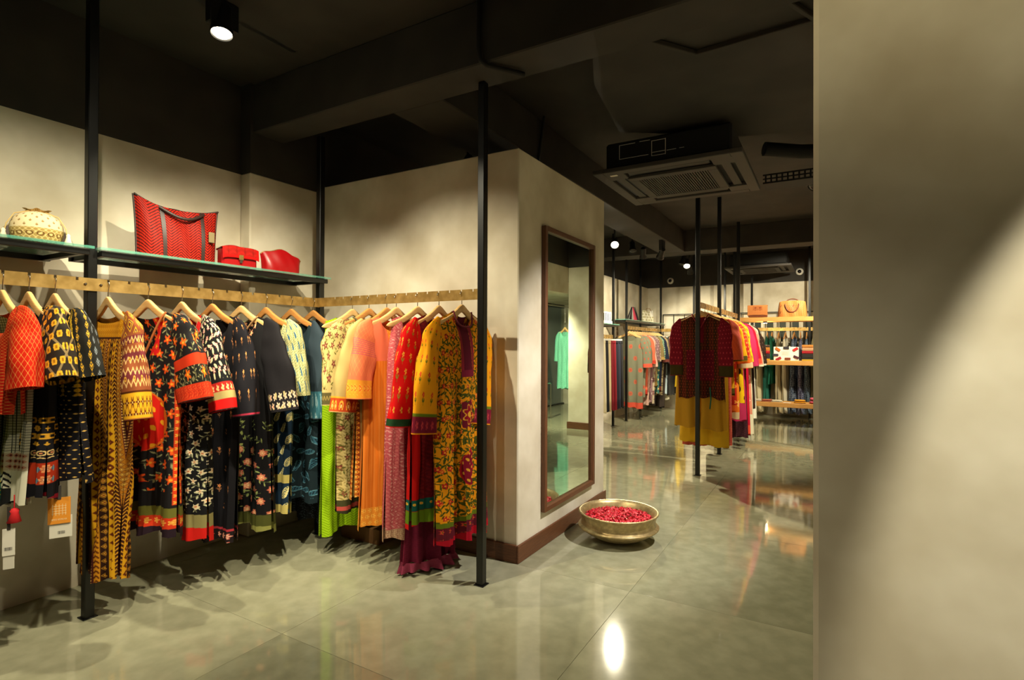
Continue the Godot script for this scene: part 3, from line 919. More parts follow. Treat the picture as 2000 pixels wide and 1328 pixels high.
	g.f = {"L": 1.08, "sl": 0.41, "sa": 24, "sr": 0.095, "cr": 0.1, "nd": 0.24, "nw": 0.14, "v": true, "trim": true, "t": "black and red floral kurta with a deep pointed neck and banded sleeves", "turn": 5, "slit": 0.5,
		"b": [["f", "#1c1a1c"], ["g", "twig", 40, ["#8a8a60", "#5a5a3c"], 0, 0.1, 1, 0.8, 58, 44, true, true], ["g", "flower", 36, ["#e2591c", "#f0a030", "#c8401a"], 0, 0.08, 1, 0.8, 56, 50, true, true], ["r", 0.56, 0, 0.74, 0.24, "#d41c22"], ["g", "flower", 24, ["#e2851c", "#f0b040", "#d85a1a"], 0.56, 0, 0.74, 0.24, 30, 30, true], ["g", "medallion", 150, ["#cf1f14", "#e8a020", "#d9641c"], 0.3, 0.34, 0.9, 0.76, 150, 190, false], ["r", 0.9, 0.2, 0.97, 0.85, "#d9401c"], ["g", "flower", 16, ["#e8902c", "#f0c050"], 0.9, 0.2, 0.97, 0.85, 30, 22, false], ["r", 0, 0.86, 1, 0.9, "#6b6a2c"], ["r", 0, 0.9, 1, 0.945, "#cf3a1c"], ["g", "flower", 14, ["#e89a3a", "#f0c060"], 0, 0.905, 1, 0.945, 16, 20, false], ["r", 0, 0.945, 1, 1, "#281a24"]],
		"s": [["f", "#1e1c1e"], ["g", "twig", 36, ["#8a8a60", "#5a5a3c"], 0, 0, 1, 0.6, 48, 40, true, true], ["g", "flower", 34, ["#e86a1c", "#f0b040", "#d04a18"], 0, 0, 1, 0.6, 52, 46, true, true], ["r", 0, 0.62, 1, 0.73, "#cf3a1c"], ["r", 0, 0.73, 1, 0.88, "#20201c"], ["g", "twig", 22, ["#a8a070", "#6a6a44"], 0, 0.73, 1, 0.88, 22, 22, false, true], ["g", "flower", 30, ["#f07a1c", "#f8c040", "#d85018"], 0, 0.735, 1, 0.88, 64, 40, false], ["r", 0, 0.88, 1, 1, "#cf3a1c"], ["g", "scroll", 12, ["#b02a1c", "#dd5a30"], 0, 0.89, 1, 0.99, 12, 12, false]]}
	g.g = {"L": 1.12, "sl": 0.47, "sa": 19, "sr": 0.09, "cr": 0.09, "t": "black kurta with cream leaf sleeves and a red shoulder yoke", "turn": -2, "slit": 0.5,
		"b": [["f", "#18181a"], ["r", 0, 0, 1, 0.14, "#b01c1c"], ["g", "bloom", 42, ["#c8c098", "#8a2a1c", "#d8d0b0"], 0, 0, 1, 0.16, 60, 50, true, true], ["g", "twig", 34, ["#c8c8a0", "#707050"], 0, 0.45, 1, 0.88, 42, 34, true, true], ["g", "flower", 24, ["#e0c8a0", "#c87a50", "#f0e0c0"], 0, 0.4, 1, 0.88, 36, 34, true, true], ["r", 0, 0.89, 1, 0.945, "#8c8454"], ["r", 0, 0.945, 1, 1, "#d0201a"]],
		"s": [["f", "#17181a"], ["g", "leaf", 20, ["#d8d4a8", "#a8a478"], 0, 0, 1, 0.78, 24, 21, true, true], ["g", "flower", 17, ["#f0d8c8", "#c86a60"], 0, 0.03, 1, 0.76, 28, 27, true], ["r", 0, 0.8, 1, 0.87, "#a82420"], ["g", "flower", 13, ["#e8d8a8", "#c8a048"], 0, 0.81, 1, 0.87, 16, 16, false], ["r", 0, 0.87, 1, 0.93, "#a89a60"], ["r", 0, 0.93, 1, 1, "#d81a18"]]}
	g.h = {"L": 1.19, "sl": 0.5, "sa": 16, "t": "black kurta with sparse orange flower sprigs and a red side seam", "turn": 0, "slit": 0.42,
		"b": [["f", "#141317"], ["r", 0, 0, 0.5, 0.12, "#9a3318"], ["g", "scroll", 20, ["#e2913a", "#702010"], 0, 0, 0.5, 0.12, 20, 20, false], ["g", "sprig", 28, ["#d88a4a", "#c85a50", "#8a5a3a"], 0.04, 0.14, 1, 0.9, 52, 60, true], ["r", 0.93, 0.4, 0.97, 1, "#b81a2c"], ["r", 0, 0.93, 1, 0.99, "#20181a"], ["g", "flower", 14, ["#d8a890", "#c85a50"], 0, 0.94, 1, 0.98, 17, 17, false], ["r", 0, 0.925, 1, 0.935, "#a8323c"]],
		"s": [["f", "#141318"], ["g", "sprig", 24, ["#d88a4a", "#d86a60", "#7a5030"], 0, 0.03, 1, 0.97, 44, 38, true], ["r", 0, 0.985, 1, 1, "#a02a40"]]}
	g.i = {"L": 1.18, "sl": 0.5, "sa": 18, "sr": 0.095, "cr": 0.1, "nd": 0.16, "nw": 0.14, "v": true, "trim": true, "t": "black kurta with an embroidered placket and plain sleeves ending in floral cuffs", "turn": 3, "slit": 0.45,
		"b": [["f", "#141315"], ["g", "flower", 30, ["#d89a70", "#e8c080", "#b86a50"], 0.25, 0, 0.75, 0.14, 36, 30, true, true], ["g", "flower", 24, ["#e0b888", "#d8704a", "#8a9a5a"], 0.44, 0.12, 0.6, 0.9, 26, 26, true, true], ["g", "leaf", 18, ["#9aa05a", "#5a6a34"], 0.4, 0.12, 0.64, 0.9, 22, 24, true, true], ["g", "twig", 34, ["#8a9458", "#4a5430"], 0, 0.5, 1, 0.88, 56, 50, true, true], ["g", "bloom", 30, ["#d8906a", "#e8c890", "#b8604a"], 0, 0.62, 1, 0.92, 54, 44, true, true], ["r", 0, 0.92, 1, 0.97, "#4a4c22"], ["r", 0, 0.97, 1, 1, "#8a8a4a"]],
		"s": [["f", "#171518"], ["r", 0, 0.84, 1, 1, "#1a171a"], ["g", "flower", 17, ["#e0a888", "#c86a5a", "#f0d0b0"], 0, 0.86, 1, 0.99, 22, 18, true], ["g", "leaf", 11, ["#b8a878", "#8a7a50"], 0.08, 0.86, 1, 0.99, 22, 18, true, true]]}
	g.j = {"L": 1.13, "sl": 0.42, "sa": 10, "t": "navy kurta with cream paisleys and banded hem", "turn": 0, "slit": 0.55,
		"b": [["f", "#16283a"], ["r", 0, 0, 1, 0.4, "#b8ac78"], ["g", "scroll", 26, ["#7a8a58", "#22384a"], 0, 0, 1, 0.4, 26, 26, false], ["g", "paisley", 38, ["#c8b878", "#e0d8a0", "#4a5a58"], 0, 0.5, 1, 0.8, 48, 42, true], ["r", 0, 0.8, 1, 0.84, "#b8a860"], ["g", "paisley", 46, ["#c8b878", "#e0d8a0", "#4a5a58"], 0.05, 0.85, 1, 0.94, 62, 60, false], ["r", 0, 0.94, 1, 0.985, "#b8a860"], ["r", 0, 0.985, 1, 1, "#7a98c8"]],
		"s": [["f", "#a8a070"], ["g", "scroll", 24, ["#6a7a50", "#c8c090"], 0, 0, 1, 1, 24, 24, false], ["g", "paisley", 26, ["#28465a", "#d8d8a8", "#3a6a8a"], 0, 0, 1, 1, 40, 36, true]]}
	g.k = {"L": 1.12, "sl": 0.56, "sa": 8, "sr": 0.075, "cr": 0.065, "t": "slate blue kurta with a teal paisley cuff", "turn": 0, "slit": 0.55,
		"b": [["f", "#1c2a30"], ["g", "paisley", 46, ["#3a6a80", "#6a98a8", "#1a2a34"], 0, 0.4, 1, 0.96, 48, 48, true, true], ["g", "scroll", 30, ["#2a7a98", "#182028"], 0, 0, 0.5, 0.3, 30, 30, false], ["r", 0.3, 0.8, 0.6, 0.9, "#8a8a98"]],
		"s": [["f", "#2c3840"], ["r", 0, 0.8, 1, 1, "#3c7080"], ["g", "paisley", 28, ["#8ab0b8", "#d0dcd8", "#28505e"], 0, 0.81, 1, 1, 34, 34, false]]}
	g.l = {"L": 1.27, "sl": 0.4, "sa": 8, "sr": 0.085, "t": "charcoal striped kurta with a beige shoulder, last on the left rack", "turn": 2, "slit": 0.5,
		"b": [["f", "#1a1b1e"], ["h", 26, 0, 0.25, 1, 0.62, "#34363a", 0.45], ["g", "zig", 18, ["#6a6a68"], 0.3, 0.1, 0.42, 0.85, 18, 20, false], ["g", "scroll", 30, ["#3c4650", "#16171a"], 0, 0.82, 1, 1, 30, 30, false]],
		"s": [["f", "#8a8068"], ["r", 0, 0.0, 0.5, 0.3, "#a89a7c"], ["g", "zig", 64, ["#22232a"], 0, 0.3, 1, 0.6, 64, 24, false], ["r", 0, 0.62, 1, 1, "#1c1d20"], ["h", 10, 0, 0.62, 1, 1, "#3a3c40", 0.4]]}
	var trim_f := mat(Color("#a8602c"), 0.8)
	var trim_i := mat(Color("#8a6a44"), 0.8)
	var dark := ["h", "j", "k", "l"]
	for k in zs:
		var s: Dictionary = g[k]
		s.body = fabric(256, 512, s.b)
		s.sleeve = fabric(128, 160, s.s)
		if s.has("trim"): s.trim = trim_f if k == "f" else trim_i
		var label: String = s.t
		s.erase("t")
		var at := Vector3(-2.776, 1.4, zs[k])
		make_hanger("%s wooden hanger carrying the %s" % ["amber" if k in dark else "pale", short(label)], at, s.turn, H1, M.hanger_dark if k in dark else M.hanger_light)
		s.wall = -1.0
		if not s.has("nw"): s.nw = 0.155
		make_kurta(s, "kurta", label, "kurta", at, s.turn, G1)
	# checked kurta under the red top, with its tassel
	var uk := {"L": 0.8, "sw": 0.19, "aw": 0.19, "hw": 0.2, "t": 0.022, "fold": 0.01, "body": fabric(256, 512, [["f", "#c9c6b0"], ["s", 26, 0, 0, 1, 0.74, "#2c2c2a", 0.25], ["h", 60, 0, 0, 1, 0.74, "#3c3c38", 0.25], ["r", 0.8, 0.3, 1, 0.34, "#1a1a1a"], ["r", 0.0, 0.74, 1, 0.82, "#b8a890"], ["g", "diamond", 18, ["#7a2a1c", "#1a1a1a", "#d8c8a0"], 0, 0.74, 1, 0.82, 20, 20, false], ["r", 0, 0.9, 0.75, 1, "#1c1c1c"], ["g", "zig", 30, ["#1c1c1c"], 0, 0.82, 0.75, 0.9, 30, 22, false]])}
	make_kurta(uk, "kurta", "black and white checked kurta hanging under the short red top", "kurta", Vector3(-2.776, 1.385, -0.85), 8, G1)
	var ta := thing("red_tassel", "red thread tassel below the checked kurta hem", "tassel", Vector3(-2.62, 0.6, -0.83))
	part("cord", MB.new().tube([Vector3(0, 0.03, 0), Vector3(0, -0.02, 0)], 0.002, 6), M.red_thread, ta)
	part("tuft", MB.new().lathe([Vector2(0.004, -0.018), Vector2(0.016, -0.026), Vector2(0.013, -0.036), Vector2(0.022, -0.07), Vector2(0.0, -0.066)], 12), M.red_thread, ta)
	# hem gathers on the olive side of the embroidered kurta and a fold of the wine red one are in their meshes; tags follow
	var hg := thing("hang_tag", "orange card price tag with white tag behind, below the ogee kurta", "price tag", Vector3(-2.6, 0.62, -0.96), 62.0)
	var tc := part("card", bx(-0.035, -0.13, 0, 0.035, -0.028, 0.0015, 0.0005), mat(Color("#d98a24"), 0.6), hg)
	part("ribbon", bx(-0.006, -0.035, 0.002, 0.006, 0.02, 0.004, 0.001), mat(Color("#3a3430"), 0.6), hg)
	var tp := part("price_slip", bx(-0.03, -0.185, -0.004, 0.04, -0.1, -0.003), mat(Color("#cfcbbd"), 0.7), hg)
	var wt := mat(Color("#e8d8a8"), 0.6)
	var em := MB.new()
	for i in 5: em.box(Vector3(-0.02 + i * 0.01, -0.075, 0.0018), Vector3(0.0012, 0.044, 0.0006))
	for i in 4: em.box(Vector3(0, -0.061 - i * 0.0095, 0.0018), Vector3(0.044, 0.0012, 0.0006))
	part("grid_emblem", em, wt, tc)
	lettering("RITU KUMAR", 0.0075, wt, tc, Vector3(0, -0.113, 0.0018))
	barcode(tp, Vector3(0.008, -0.165, -0.0025))
	var ht2 := thing("hang_tag", "narrow white price tag with barcode below the checked kurta", "price tag", Vector3(-2.62, 0.56, -0.815), 62.0)
	part("card", bx(-0.018, -0.15, 0, 0.018, -0.05, 0.001), mat(Color("#d6d2c4"), 0.7), ht2)
	part("ribbon", bx(-0.005, -0.055, 0.0015, 0.005, 0.03, 0.003), mat(Color("#2c2420"), 0.6), ht2)
	part("price_slip", bx(-0.016, -0.2, -0.003, 0.016, -0.145, -0.002), mat(Color("#c8c4b6"), 0.7), ht2)
	barcode(ht2, Vector3(0, -0.125, 0.0016))

	# --- short rack
	var t := {}
	t["1"] = {"L": 1.28, "sl": 0.0, "sw": 0.2, "aw": 0.22, "hw": 0.24, "nf": 2.0, "t": "long lime green kurta with fine chevrons, first on the short rack", "turn": 90,
		"b": [["f", "#8cb40c"], ["g", "chevtile", 34, ["#7aa00a", "#9cc416"], 0, 0, 1, 1, 34, 34, false]]}
	t["2"] = {"L": 1.12, "sl": 0.46, "sa": 7, "sr": 0.09, "cr": 0.092, "hw": 0.26, "nd": 0.16, "v": true, "trim": true, "t": "beige floral jacket kurta with olive cuffs and striped hem", "turn": 88, "slit": 0.4,
		"b": [["f", "#b9a468"], ["g", "scroll", 40, ["#8a7844", "#c9b67c"], 0, 0, 1, 1, 40, 40, false], ["g", "flower", 30, ["#7a3a30", "#b98a58", "#5c4a24"], 0, 0, 1, 0.92, 44, 40, true, true], ["g", "twig", 34, ["#5c5c28", "#6a5a2c"], 0, 0, 1, 0.92, 52, 46, true, true], ["r", 0, 0.92, 1, 0.95, "#3c3a1e"], ["r", 0, 0.95, 1, 0.97, "#a8443a"], ["r", 0, 0.97, 1, 1, "#2c2a18"]],
		"s": [["f", "#bfa96c"], ["g", "flower", 26, ["#7a3a34", "#b98a58", "#5c4a24"], 0, 0, 1, 0.88, 38, 34, true, true], ["g", "twig", 28, ["#5c5c28", "#6a5a2c"], 0, 0, 1, 0.88, 44, 38, true, true], ["r", 0, 0.9, 1, 1, "#5a5230"], ["g", "zig", 8, ["#a89050"], 0, 0.92, 1, 0.97, 9, 9, false]]}
	t["3"] = {"L": 1.0, "sl": 0.5, "sa": 14, "sr": 0.085, "cr": 0.085, "t": "plain khaki kurta with orange dotted cuffs", "turn": 92, "slit": 0.5,
		"b": [["f", "#a08a50"], ["r", 0.0, 0.5, 0.1, 1, "#8a3a14"], ["g", "ring", 16, ["#e0902a", "#f0c060"], 0, 0.5, 0.1, 1, 22, 20, false]], "s": [["f", "#a8925a"], ["r", 0, 0.9, 1, 1, "#b0401a"], ["g", "ring", 14, ["#e8a83a", "#f0d080"], 0, 0.915, 1, 0.99, 21, 16, false], ["r", 0, 0.89, 1, 0.905, "#e09a2a"]]}
	t["4"] = {"L": 1.17, "sl": 0.42, "sa": 13, "sr": 0.09, "cr": 0.08, "hw": 0.25, "nd": 0.08, "t": "orange and pink tunic kurta with gold cuffs", "turn": 88, "slit": 0.45,
		"b": [["f", "#cf6a1c"], ["s", 30, 0, 0, 1, 1, "#d8782a", 0.4], ["r", 0.05, 0, 0.36, 0.25, "#d86a4a"], ["g", "zig", 10, ["#e09a3a"], 0.36, 0, 0.75, 0.6, 11, 11, false], ["r", 0, 0.9, 1, 1, "#d8842a"], ["g", "star", 12, ["#e8b04a", "#b84a20"], 0, 0.9, 1, 1, 14, 14, true]],
		"s": [["f", "#d8704a"], ["g", "lattice", 22, ["#e08a50"], 0, 0, 1, 0.8, 22, 22, false], ["h", 8, 0, 0.4, 1, 0.6, "#b8486a", 0.3], ["r", 0, 0.84, 1, 1, "#e0902a"], ["g", "flower", 13, ["#d84a1a", "#f0c850"], 0, 0.87, 1, 0.98, 16, 14, true]]}
	t["5"] = {"L": 1.2, "sl": 0.0, "sw": 0.19, "aw": 0.21, "hw": 0.26, "nd": 0.1, "nf": 4.0, "fold": 0.02, "t": "dusty rose sleeveless kurta with white scroll print", "turn": 86,
		"b": [["f", "#a8484e"], ["g", "scroll", 38, ["#b8605e", "#c88880"], 0, 0, 1, 1, 38, 38, false], ["r", 0.45, 0.25, 0.55, 0.92, "#b4605c"], ["g", "scroll", 20, ["#d8a898", "#a04a4c"], 0.42, 0.2, 0.58, 0.92, 20, 20, false], ["r", 0, 0.94, 1, 1, "#a88468"], ["g", "scroll", 12, ["#c8a888", "#8a5a4c"], 0, 0.945, 1, 0.995, 12, 12, false]]}
	t["6"] = {"L": 1.1, "sl": 0.54, "sa": 11, "sr": 0.085, "cr": 0.08, "hw": 0.24, "nd": 0.06, "t": "maroon kurta with red gold sprigged sleeves and a green hem", "turn": 92, "slit": 0.45,
		"b": [["f", "#5a0c14"], ["g", "scroll", 44, ["#6a1418", "#4c0a12"], 0, 0, 1, 1, 44, 44, false], ["r", 0, 0, 0.16, 1, "#b8100e"], ["r", 0.84, 0, 1, 1, "#b8100e"], ["g", "sprig", 26, ["#d8a83a", "#b84a20", "#8a7a28"], 0.84, 0.1, 1, 0.85, 34, 52, true], ["r", 0.0, 0.88, 1, 0.93, "#135048"], ["g", "dot", 10, ["#c8a83a", "#c85a2a"], 0, 0.89, 1, 0.93, 22, 22, false], ["r", 0, 0.93, 1, 0.99, "#5c7a14"], ["r", 0.96, 0.45, 1.0, 1, "#d8b81c"]],
		"s": [["f", "#c00d0d"], ["g", "sprig", 30, ["#d8a83a", "#b84a20", "#8a7a28"], 0, 0.04, 1, 0.92, 40, 34, true], ["r", 0, 0.955, 1, 1, "#1c3c20"]]}
	t["7"] = {"L": 1.19, "sl": 0.56, "sa": 13, "sr": 0.08, "cr": 0.08, "hw": 0.235, "nd": 0.08, "nw": 0.08, "trim": true, "t": "mustard yellow kurta with large maroon floral print and crimson hem", "turn": 90, "slit": 0.5,
		"b": [["f", "#d98a0c"], ["g", "twig", 44, ["#3c4410", "#4a4a14"], 0, 0.02, 1, 0.9, 34, 42, true, true], ["g", "leaf", 16, ["#4a5012", "#2c3408"], 0, 0.1, 1, 0.9, 26, 26, true, true], ["g", "leaf", 26, ["#38400e", "#5a5a1c"], 0.34, 0.34, 0.72, 0.88, 24, 30, true, true], ["g", "flower", 13, ["#c8301c", "#e8a030"], 0, 0.06, 1, 0.88, 38, 34, true, true], ["g", "flower", 24, ["#b8221c", "#e8a030", "#8a1420"], 0, 0.06, 0.34, 0.88, 40, 52, true], ["g", "flower", 24, ["#b8221c", "#e8a030", "#8a1420"], 0.68, 0.06, 1, 0.88, 40, 52, true], ["g", "bloom", 70, ["#8a1220", "#d9a02c", "#6a1424"], 0.37, 0.4, 0.7, 0.58, 90, 110, false], ["g", "medallion", 84, ["#7a1022", "#d9a02c", "#a81c24"], 0.34, 0.6, 0.7, 0.8, 100, 110, false], ["r", 0.44, 0, 0.58, 0.28, "#5c1226"], ["r", 0.4, 0.08, 0.44, 0.3, "#8a2430"], ["r", 0.58, 0.08, 0.62, 0.3, "#8a2430"], ["r", 0.4, 0.28, 0.62, 0.31, "#7a1c34"], ["r", 0, 0.885, 1, 0.905, "#5c6a14"], ["r", 0, 0.905, 1, 0.955, "#5a1622"], ["g", "flower", 20, ["#c84a2a", "#4a5a14", "#8a2428"], 0, 0.907, 1, 0.953, 30, 30, false], ["r", 0, 0.955, 1, 1, "#a00c1e"]],
		"s": [["f", "#dd920e"], ["g", "sprig", 24, ["#c0281c", "#e8b040", "#44500f"], 0, 0.05, 1, 0.86, 40, 34, true], ["r", 0, 0.885, 1, 0.905, "#5a6a14"], ["r", 0, 0.905, 1, 1, "#6a1226"], ["g", "flower", 12, ["#b83a3a", "#5a1a3a"], 0, 0.915, 1, 0.99, 18, 14, true]]}
	var i := 0
	for k in ["1", "2", "3", "4", "5", "6", "7"]:
		var s: Dictionary = t[k]
		s.body = fabric(256, 512, s.b)
		if s.has("s"): s.sleeve = fabric(128, 160, s.s)
		if s.has("trim"): s.trim = mat(Color("#5a5230") if k == "2" else Color("#6a1226"), 0.8)
		var label: String = s.t
		s.erase("t")
		var at := Vector3(xs[i], 1.4, -2.322 + 0.012 * (i - 3) / 6.0)
		var dk: bool = k in ["2", "3"]
		make_hanger("%s wooden hanger carrying the %s" % ["amber" if dk else "pale", short(label)], at, s.turn, H2, M.hanger_dark if dk else M.hanger_light)
		s.wall = 1.0
		make_kurta(s, "kurta", label, "kurta", at, s.turn, G2)
		i += 1
	# long wine red skirt under the rose kurta, and the carton behind
	var sk := thing("long_skirt", "long wine red pleated skirt brushing the floor under the rose kurta", "skirt", Vector3(-1.86, 0.92, -2.31), 72.0)
	part("pleated_panel", drape(0.09, 0.16, 0.86, 0.05, 0.024, 9, 0.4, 72), fabric(64, 256, [["f", "#5c1228"], ["g", "scroll", 16, ["#64162c", "#541024"], 0, 0, 1, 1, 16, 16, false]]), sk)
	part("frilled_hem", drape(0.16, 0.172, 0.05, 0.07, 0.022, 13, 1.2, 96), fabric(64, 64, [["f", "#70243c"], ["g", "lattice", 8, ["#a04a5c"], 0, 0, 1, 1, 8, 8, false]]), sk, Vector3(0, -0.85, 0))
	var cb := thing("cardboard_carton", "low brown carton on the floor behind the short rack", "carton", Vector3(-2.46, 0, -2.495))
	part("box_body", bx(-0.17, 0, -0.085, 0.15, 0.09, 0.085, 0.002), mat(Color("#6e4a22"), 0.85), cb)
	part("lid_flap", bx(-0.17, 0.09, -0.085, 0.15, 0.094, 0.015, 0.001), mat(Color("#7a5428"), 0.85), cb)
	part("tape", bx(-0.172, 0.0935, -0.02, 0.152, 0.095, 0.02), mat(Color("#9a7a4a"), 0.5), cb)

func short(label: String) -> String:
	var w := label.split(" with ")[0].split(",")[0].split(" ")
	return " ".join(w.slice(0, 7)) + (" with " + " ".join(label.split(" with ")[1].split(",")[0].split(" ").slice(0, 3)) if label.contains(" with ") else "")


func lettering(txt: String, size: float, m: Material, parent: Node, at: Vector3) -> void:
	var tm := TextMesh.new()
	var f := SystemFont.new()
	f.font_names = PackedStringArray(["Droid Serif"])
	tm.font = f
	tm.text = txt
	tm.font_size = 32
	tm.pixel_size = size / 32.0
	tm.depth = 0.0006
	var o := MeshInstance3D.new()
	o.mesh = tm
	o.material_override = m
	o.name = "lettering"
	parent.add_child(o, true)
	o.position = at

func barcode(parent: Node3D, at: Vector3) -> void:
	var m := MB.new()
	var x := -0.011
	var k := 0
	while x < 0.011:
		var w: float = [0.0012, 0.0006, 0.0018, 0.0008][k % 4]
		m.box(at + Vector3(x, 0, 0), Vector3(w, 0.012, 0.0003))
		x += w + [0.0012, 0.0009, 0.0014][k % 3]
		k += 1
	tag(part("barcode", m, M.black_metal, parent), "", "", "", "stuff")

func striped_print() -> Array:
	var ops := [["f", "#7a4412"]]
	var x := 0.0
	var k := 0
	var look := [["#d9a01c", "diamond", 14, ["#7a3a12", "#f0cc58", "#5a2812"], 15], ["#3a1c10", "zig", 8, ["#d99a28"], 7], ["#a86a18", "diamond", 9, ["#5a2410", "#e8c050"], 9], ["#4c1c1c", "dot", 5, ["#e0b060", "#e0b060"], 5], ["#c8861c", "zig", 11, ["#5a2a0e"], 9], ["#2c160c", "diamond", 12, ["#c8902c", "#7a3a1c", "#2c160c"], 13]]
	while x < 1.0:
		var l: Array = look[k % 6]
		var w := float(l[2] + 1) / 256.0
		ops.append(["r", x, 0.0, minf(x + w, 1.0), 1.0, l[0]])
		ops.append(["g", l[1], l[2], l[3], x, 0.0, minf(x + w, 1.0), 1.0, 40, l[4], false])
		x += w
		k += 1
	ops.append(["r", 0, 0, 1, 0.15, "#b0720f"])
	ops.append(["g", "diamond", 12, ["#dfa51f", "#7a3a18", "#8a4a12"], 0, 0, 1, 0.15, 11, 11, true])
	ops.append(["r", 0, 0.15, 1, 0.157, "#3a1c10"])
	return ops

# ---------------------------------------------------------------- bags on the glass shelves
func bag_panel(w: float, h: float, bulge: float, top: Callable, side: float, mb: MB, flare := 0.0, wob := 0.004) -> void:
	mb.grid(28, 24, func(u: float, v: float):
		var s: float = u * 2.0 - 1.0
		var y: float = (1.0 - v)
		var ht: float = h + top.call(s)
		var e := maxf(0.0, 1.0 - pow(absf(s), 4.0))
		var z := bulge * sqrt(e) * pow(sin(PI * clampf(0.16 + 0.84 * v, 0, 1) * 0.62), 0.8)
		z += wob * sin(s * 9.0 + y * 5.0) * e
		return [Vector3(s * (w + flare * y * y), y * ht, side * z), Vector2(u, v)], side < 0)

func shelf_goods() -> void:
	var ys := 1.61
	# woven tote
	var weave := fabric(256, 192, [["f", "#8a160a"], ["g", "weave", 60, ["#a31e10", "#2c0805", "#6c130a"], 0, 0, 1, 1, 60, 60, false]], 0.6)
	var brown := mat(Color("#2a1610"), 0.5)
	var t := thing("woven_tote_bag", "large red woven chevron tote with dark brown straps on the glass shelf", "bag", Vector3(-2.93, ys, -1.575), 84.0, "")
	var top := func(s: float): return 0.034 * pow(absf(s), 2.5) * (1.2 if s < 0 else 0.7) - 0.01 * (1.0 - s * s)
	for sd in [1.0, -1.0]:
		var mb := MB.new()
		bag_panel(0.185, 0.275, 0.075, top, sd, mb, 0.016)
		var p := part("woven_panel", mb, weave, t)
	for sd in [1.0, -1.0]:
		for q in [-0.085, 0.095]:
			var mb := MB.new()
			mb.grid(3, 24, func(u: float, v: float):
				var x: float = q + (u - 0.5) * 0.018
				var s: float = x / 0.2
				var y: float = 1.0 - v
				var e := maxf(0.0, 1.0 - pow(absf(s), 4.0))
				var z: float = 0.075 * sqrt(e) * pow(sin(PI * clampf(0.16 + 0.84 * v, 0, 1) * 0.62), 0.8) + 0.004 + 0.003 * sin(s * 9.0 + y * 5.0)
				return [Vector3(x * (1.0 + 0.08 * y * y), y * (0.275 + top.call(s)), sd * z), Vector2(u, v)], sd < 0)
			part("strap_band", mb, brown, t.get_node("woven_panel"))
		var hp := []
		for i in 21:
			var f := i / 20.0
			hp.append(Vector3(lerpf(-0.1, 0.11, f), 0.262 + (0.0 if sd < 0 else -0.0) - 0.045 * sin(PI * f) * (1.0 if sd > 0 else -0.5), sd * (0.045 + 0.03 * sin(PI * f))))
		part("handle", MB.new().tube(hp, 0.008, 8), brown, t)
	var rim := []
	for i in 25:
		var s := i / 12.0 - 1.0
		rim.append(Vector3(s * 0.201, 0.275 + top.call(s), 0.012))
	part("top_piping", MB.new().tube(rim, 0.005, 6), brown, t)
	for sg in [-1.0, 1.0]:
		var ed := []
		for i in 13:
			var y := i / 12.0
			ed.append(Vector3(sg * (0.185 + 0.016 * y * y), y * (0.275 + top.call(sg)), 0))
		part("side_piping", MB.new().tube(ed, 0.005, 6), brown, t)
	part("name_tag", bx(0.12, 0.115, 0.078, 0.15, 0.17, 0.083, 0.002), mat(Color("#8a7a58"), 0.4, 0.3), t)
	part("bottom", bx(-0.18, 0, -0.055, 0.18, 0.006, 0.055, 0.002), brown, t)
	# satchel
	var red := mat(Color("#a0060c"), 0.36)
	var s := thing("small_satchel", "small red satchel with a chevron flap and brass clasp", "bag", Vector3(-2.91, ys, -1.895), 82.0)
	part("body", bx(-0.098, 0, -0.035, 0.098, 0.115, 0.035, 0.012), red, s)
	var fm := MB.new()
	fm.grid(12, 16, func(u: float, v: float):
		var a: float = v
		var y := 0.126 - maxf(0.0, a - 0.35) * 0.1 if a > 0.35 else 0.126
		var z := -0.035 + a / 0.35 * 0.075 if a < 0.35 else 0.043 + 0.006 * sin((a - 0.35) * 2.4)
		return [Vector3((u * 2 - 1) * 0.101, y - 0.01 * pow(absf(u * 2 - 1), 6.0), z), Vector2(u, v)], true)
	var flap := part("flap", fm, fabric(128, 96, [["f", "#b3120f"], ["g", "weave", 44, ["#c42018", "#4a100a", "#8a160e"], 0.06, 0, 0.94, 0.85, 44, 44, false]], 0.45), s)
	part("clasp", bx(-0.013, 0.05, 0.044, 0.013, 0.078, 0.053, 0.003), M.brass, flap)
	part("clasp_tongue", bx(-0.007, 0.035, 0.042, 0.007, 0.052, 0.05, 0.002), M.chrome, flap)
	var sp := []
	for i in 17:
		var f := i / 16.0
		sp.append(Vector3(lerpf(-0.1, 0.1, f), 0.105 + 0.035 * sin(PI * f), -0.03 - 0.02 * sin(PI * f)))
	part("shoulder_strap", MB.new().tube(sp, 0.005, 6), red, s)
	# pouch
	var p := thing("leather_pouch", "plain red leather pouch with a rounded top, end of the glass shelf", "bag", Vector3(-2.9, ys, -2.17), 80.0)
	var ptop := func(q: float): return -0.04 * pow(absf(q), 6.0) + 0.012 * cos(q * 5.0) - 0.01 * q
	for sd in [1.0, -1.0]:
		var mb := MB.new()
		bag_panel(0.115, 0.14, 0.048, ptop, sd, mb, 0.012, 0.0015)
		part("leather_panel", mb, red, p)
	var zp := []
	for i in 21:
		var q := i / 10.0 - 1.0
		zp.append(Vector3(q * 0.126, 0.141 + ptop.call(q), 0.006))
	part("zip", MB.new().tube(zp, 0.003, 6), M.brass, p)
	part("bottom", bx(-0.11, 0, -0.035, 0.11, 0.006, 0.035, 0.002), red, p)
	# beige basket bag
	var b := thing("basket_bag", "beige domed basket bag with tassels on the left glass shelf", "bag", Vector3(-2.9, ys, -0.985), 70.0)
	b.scale = Vector3.ONE * 0.82
	var cloth_m := fabric(256, 128, [["f", "#d8c49c"], ["g", "buta", 20, ["#7a5a34", "#a8844c", "#7a5a34"], 0, 0.05, 1, 0.9, 30, 28, true]])
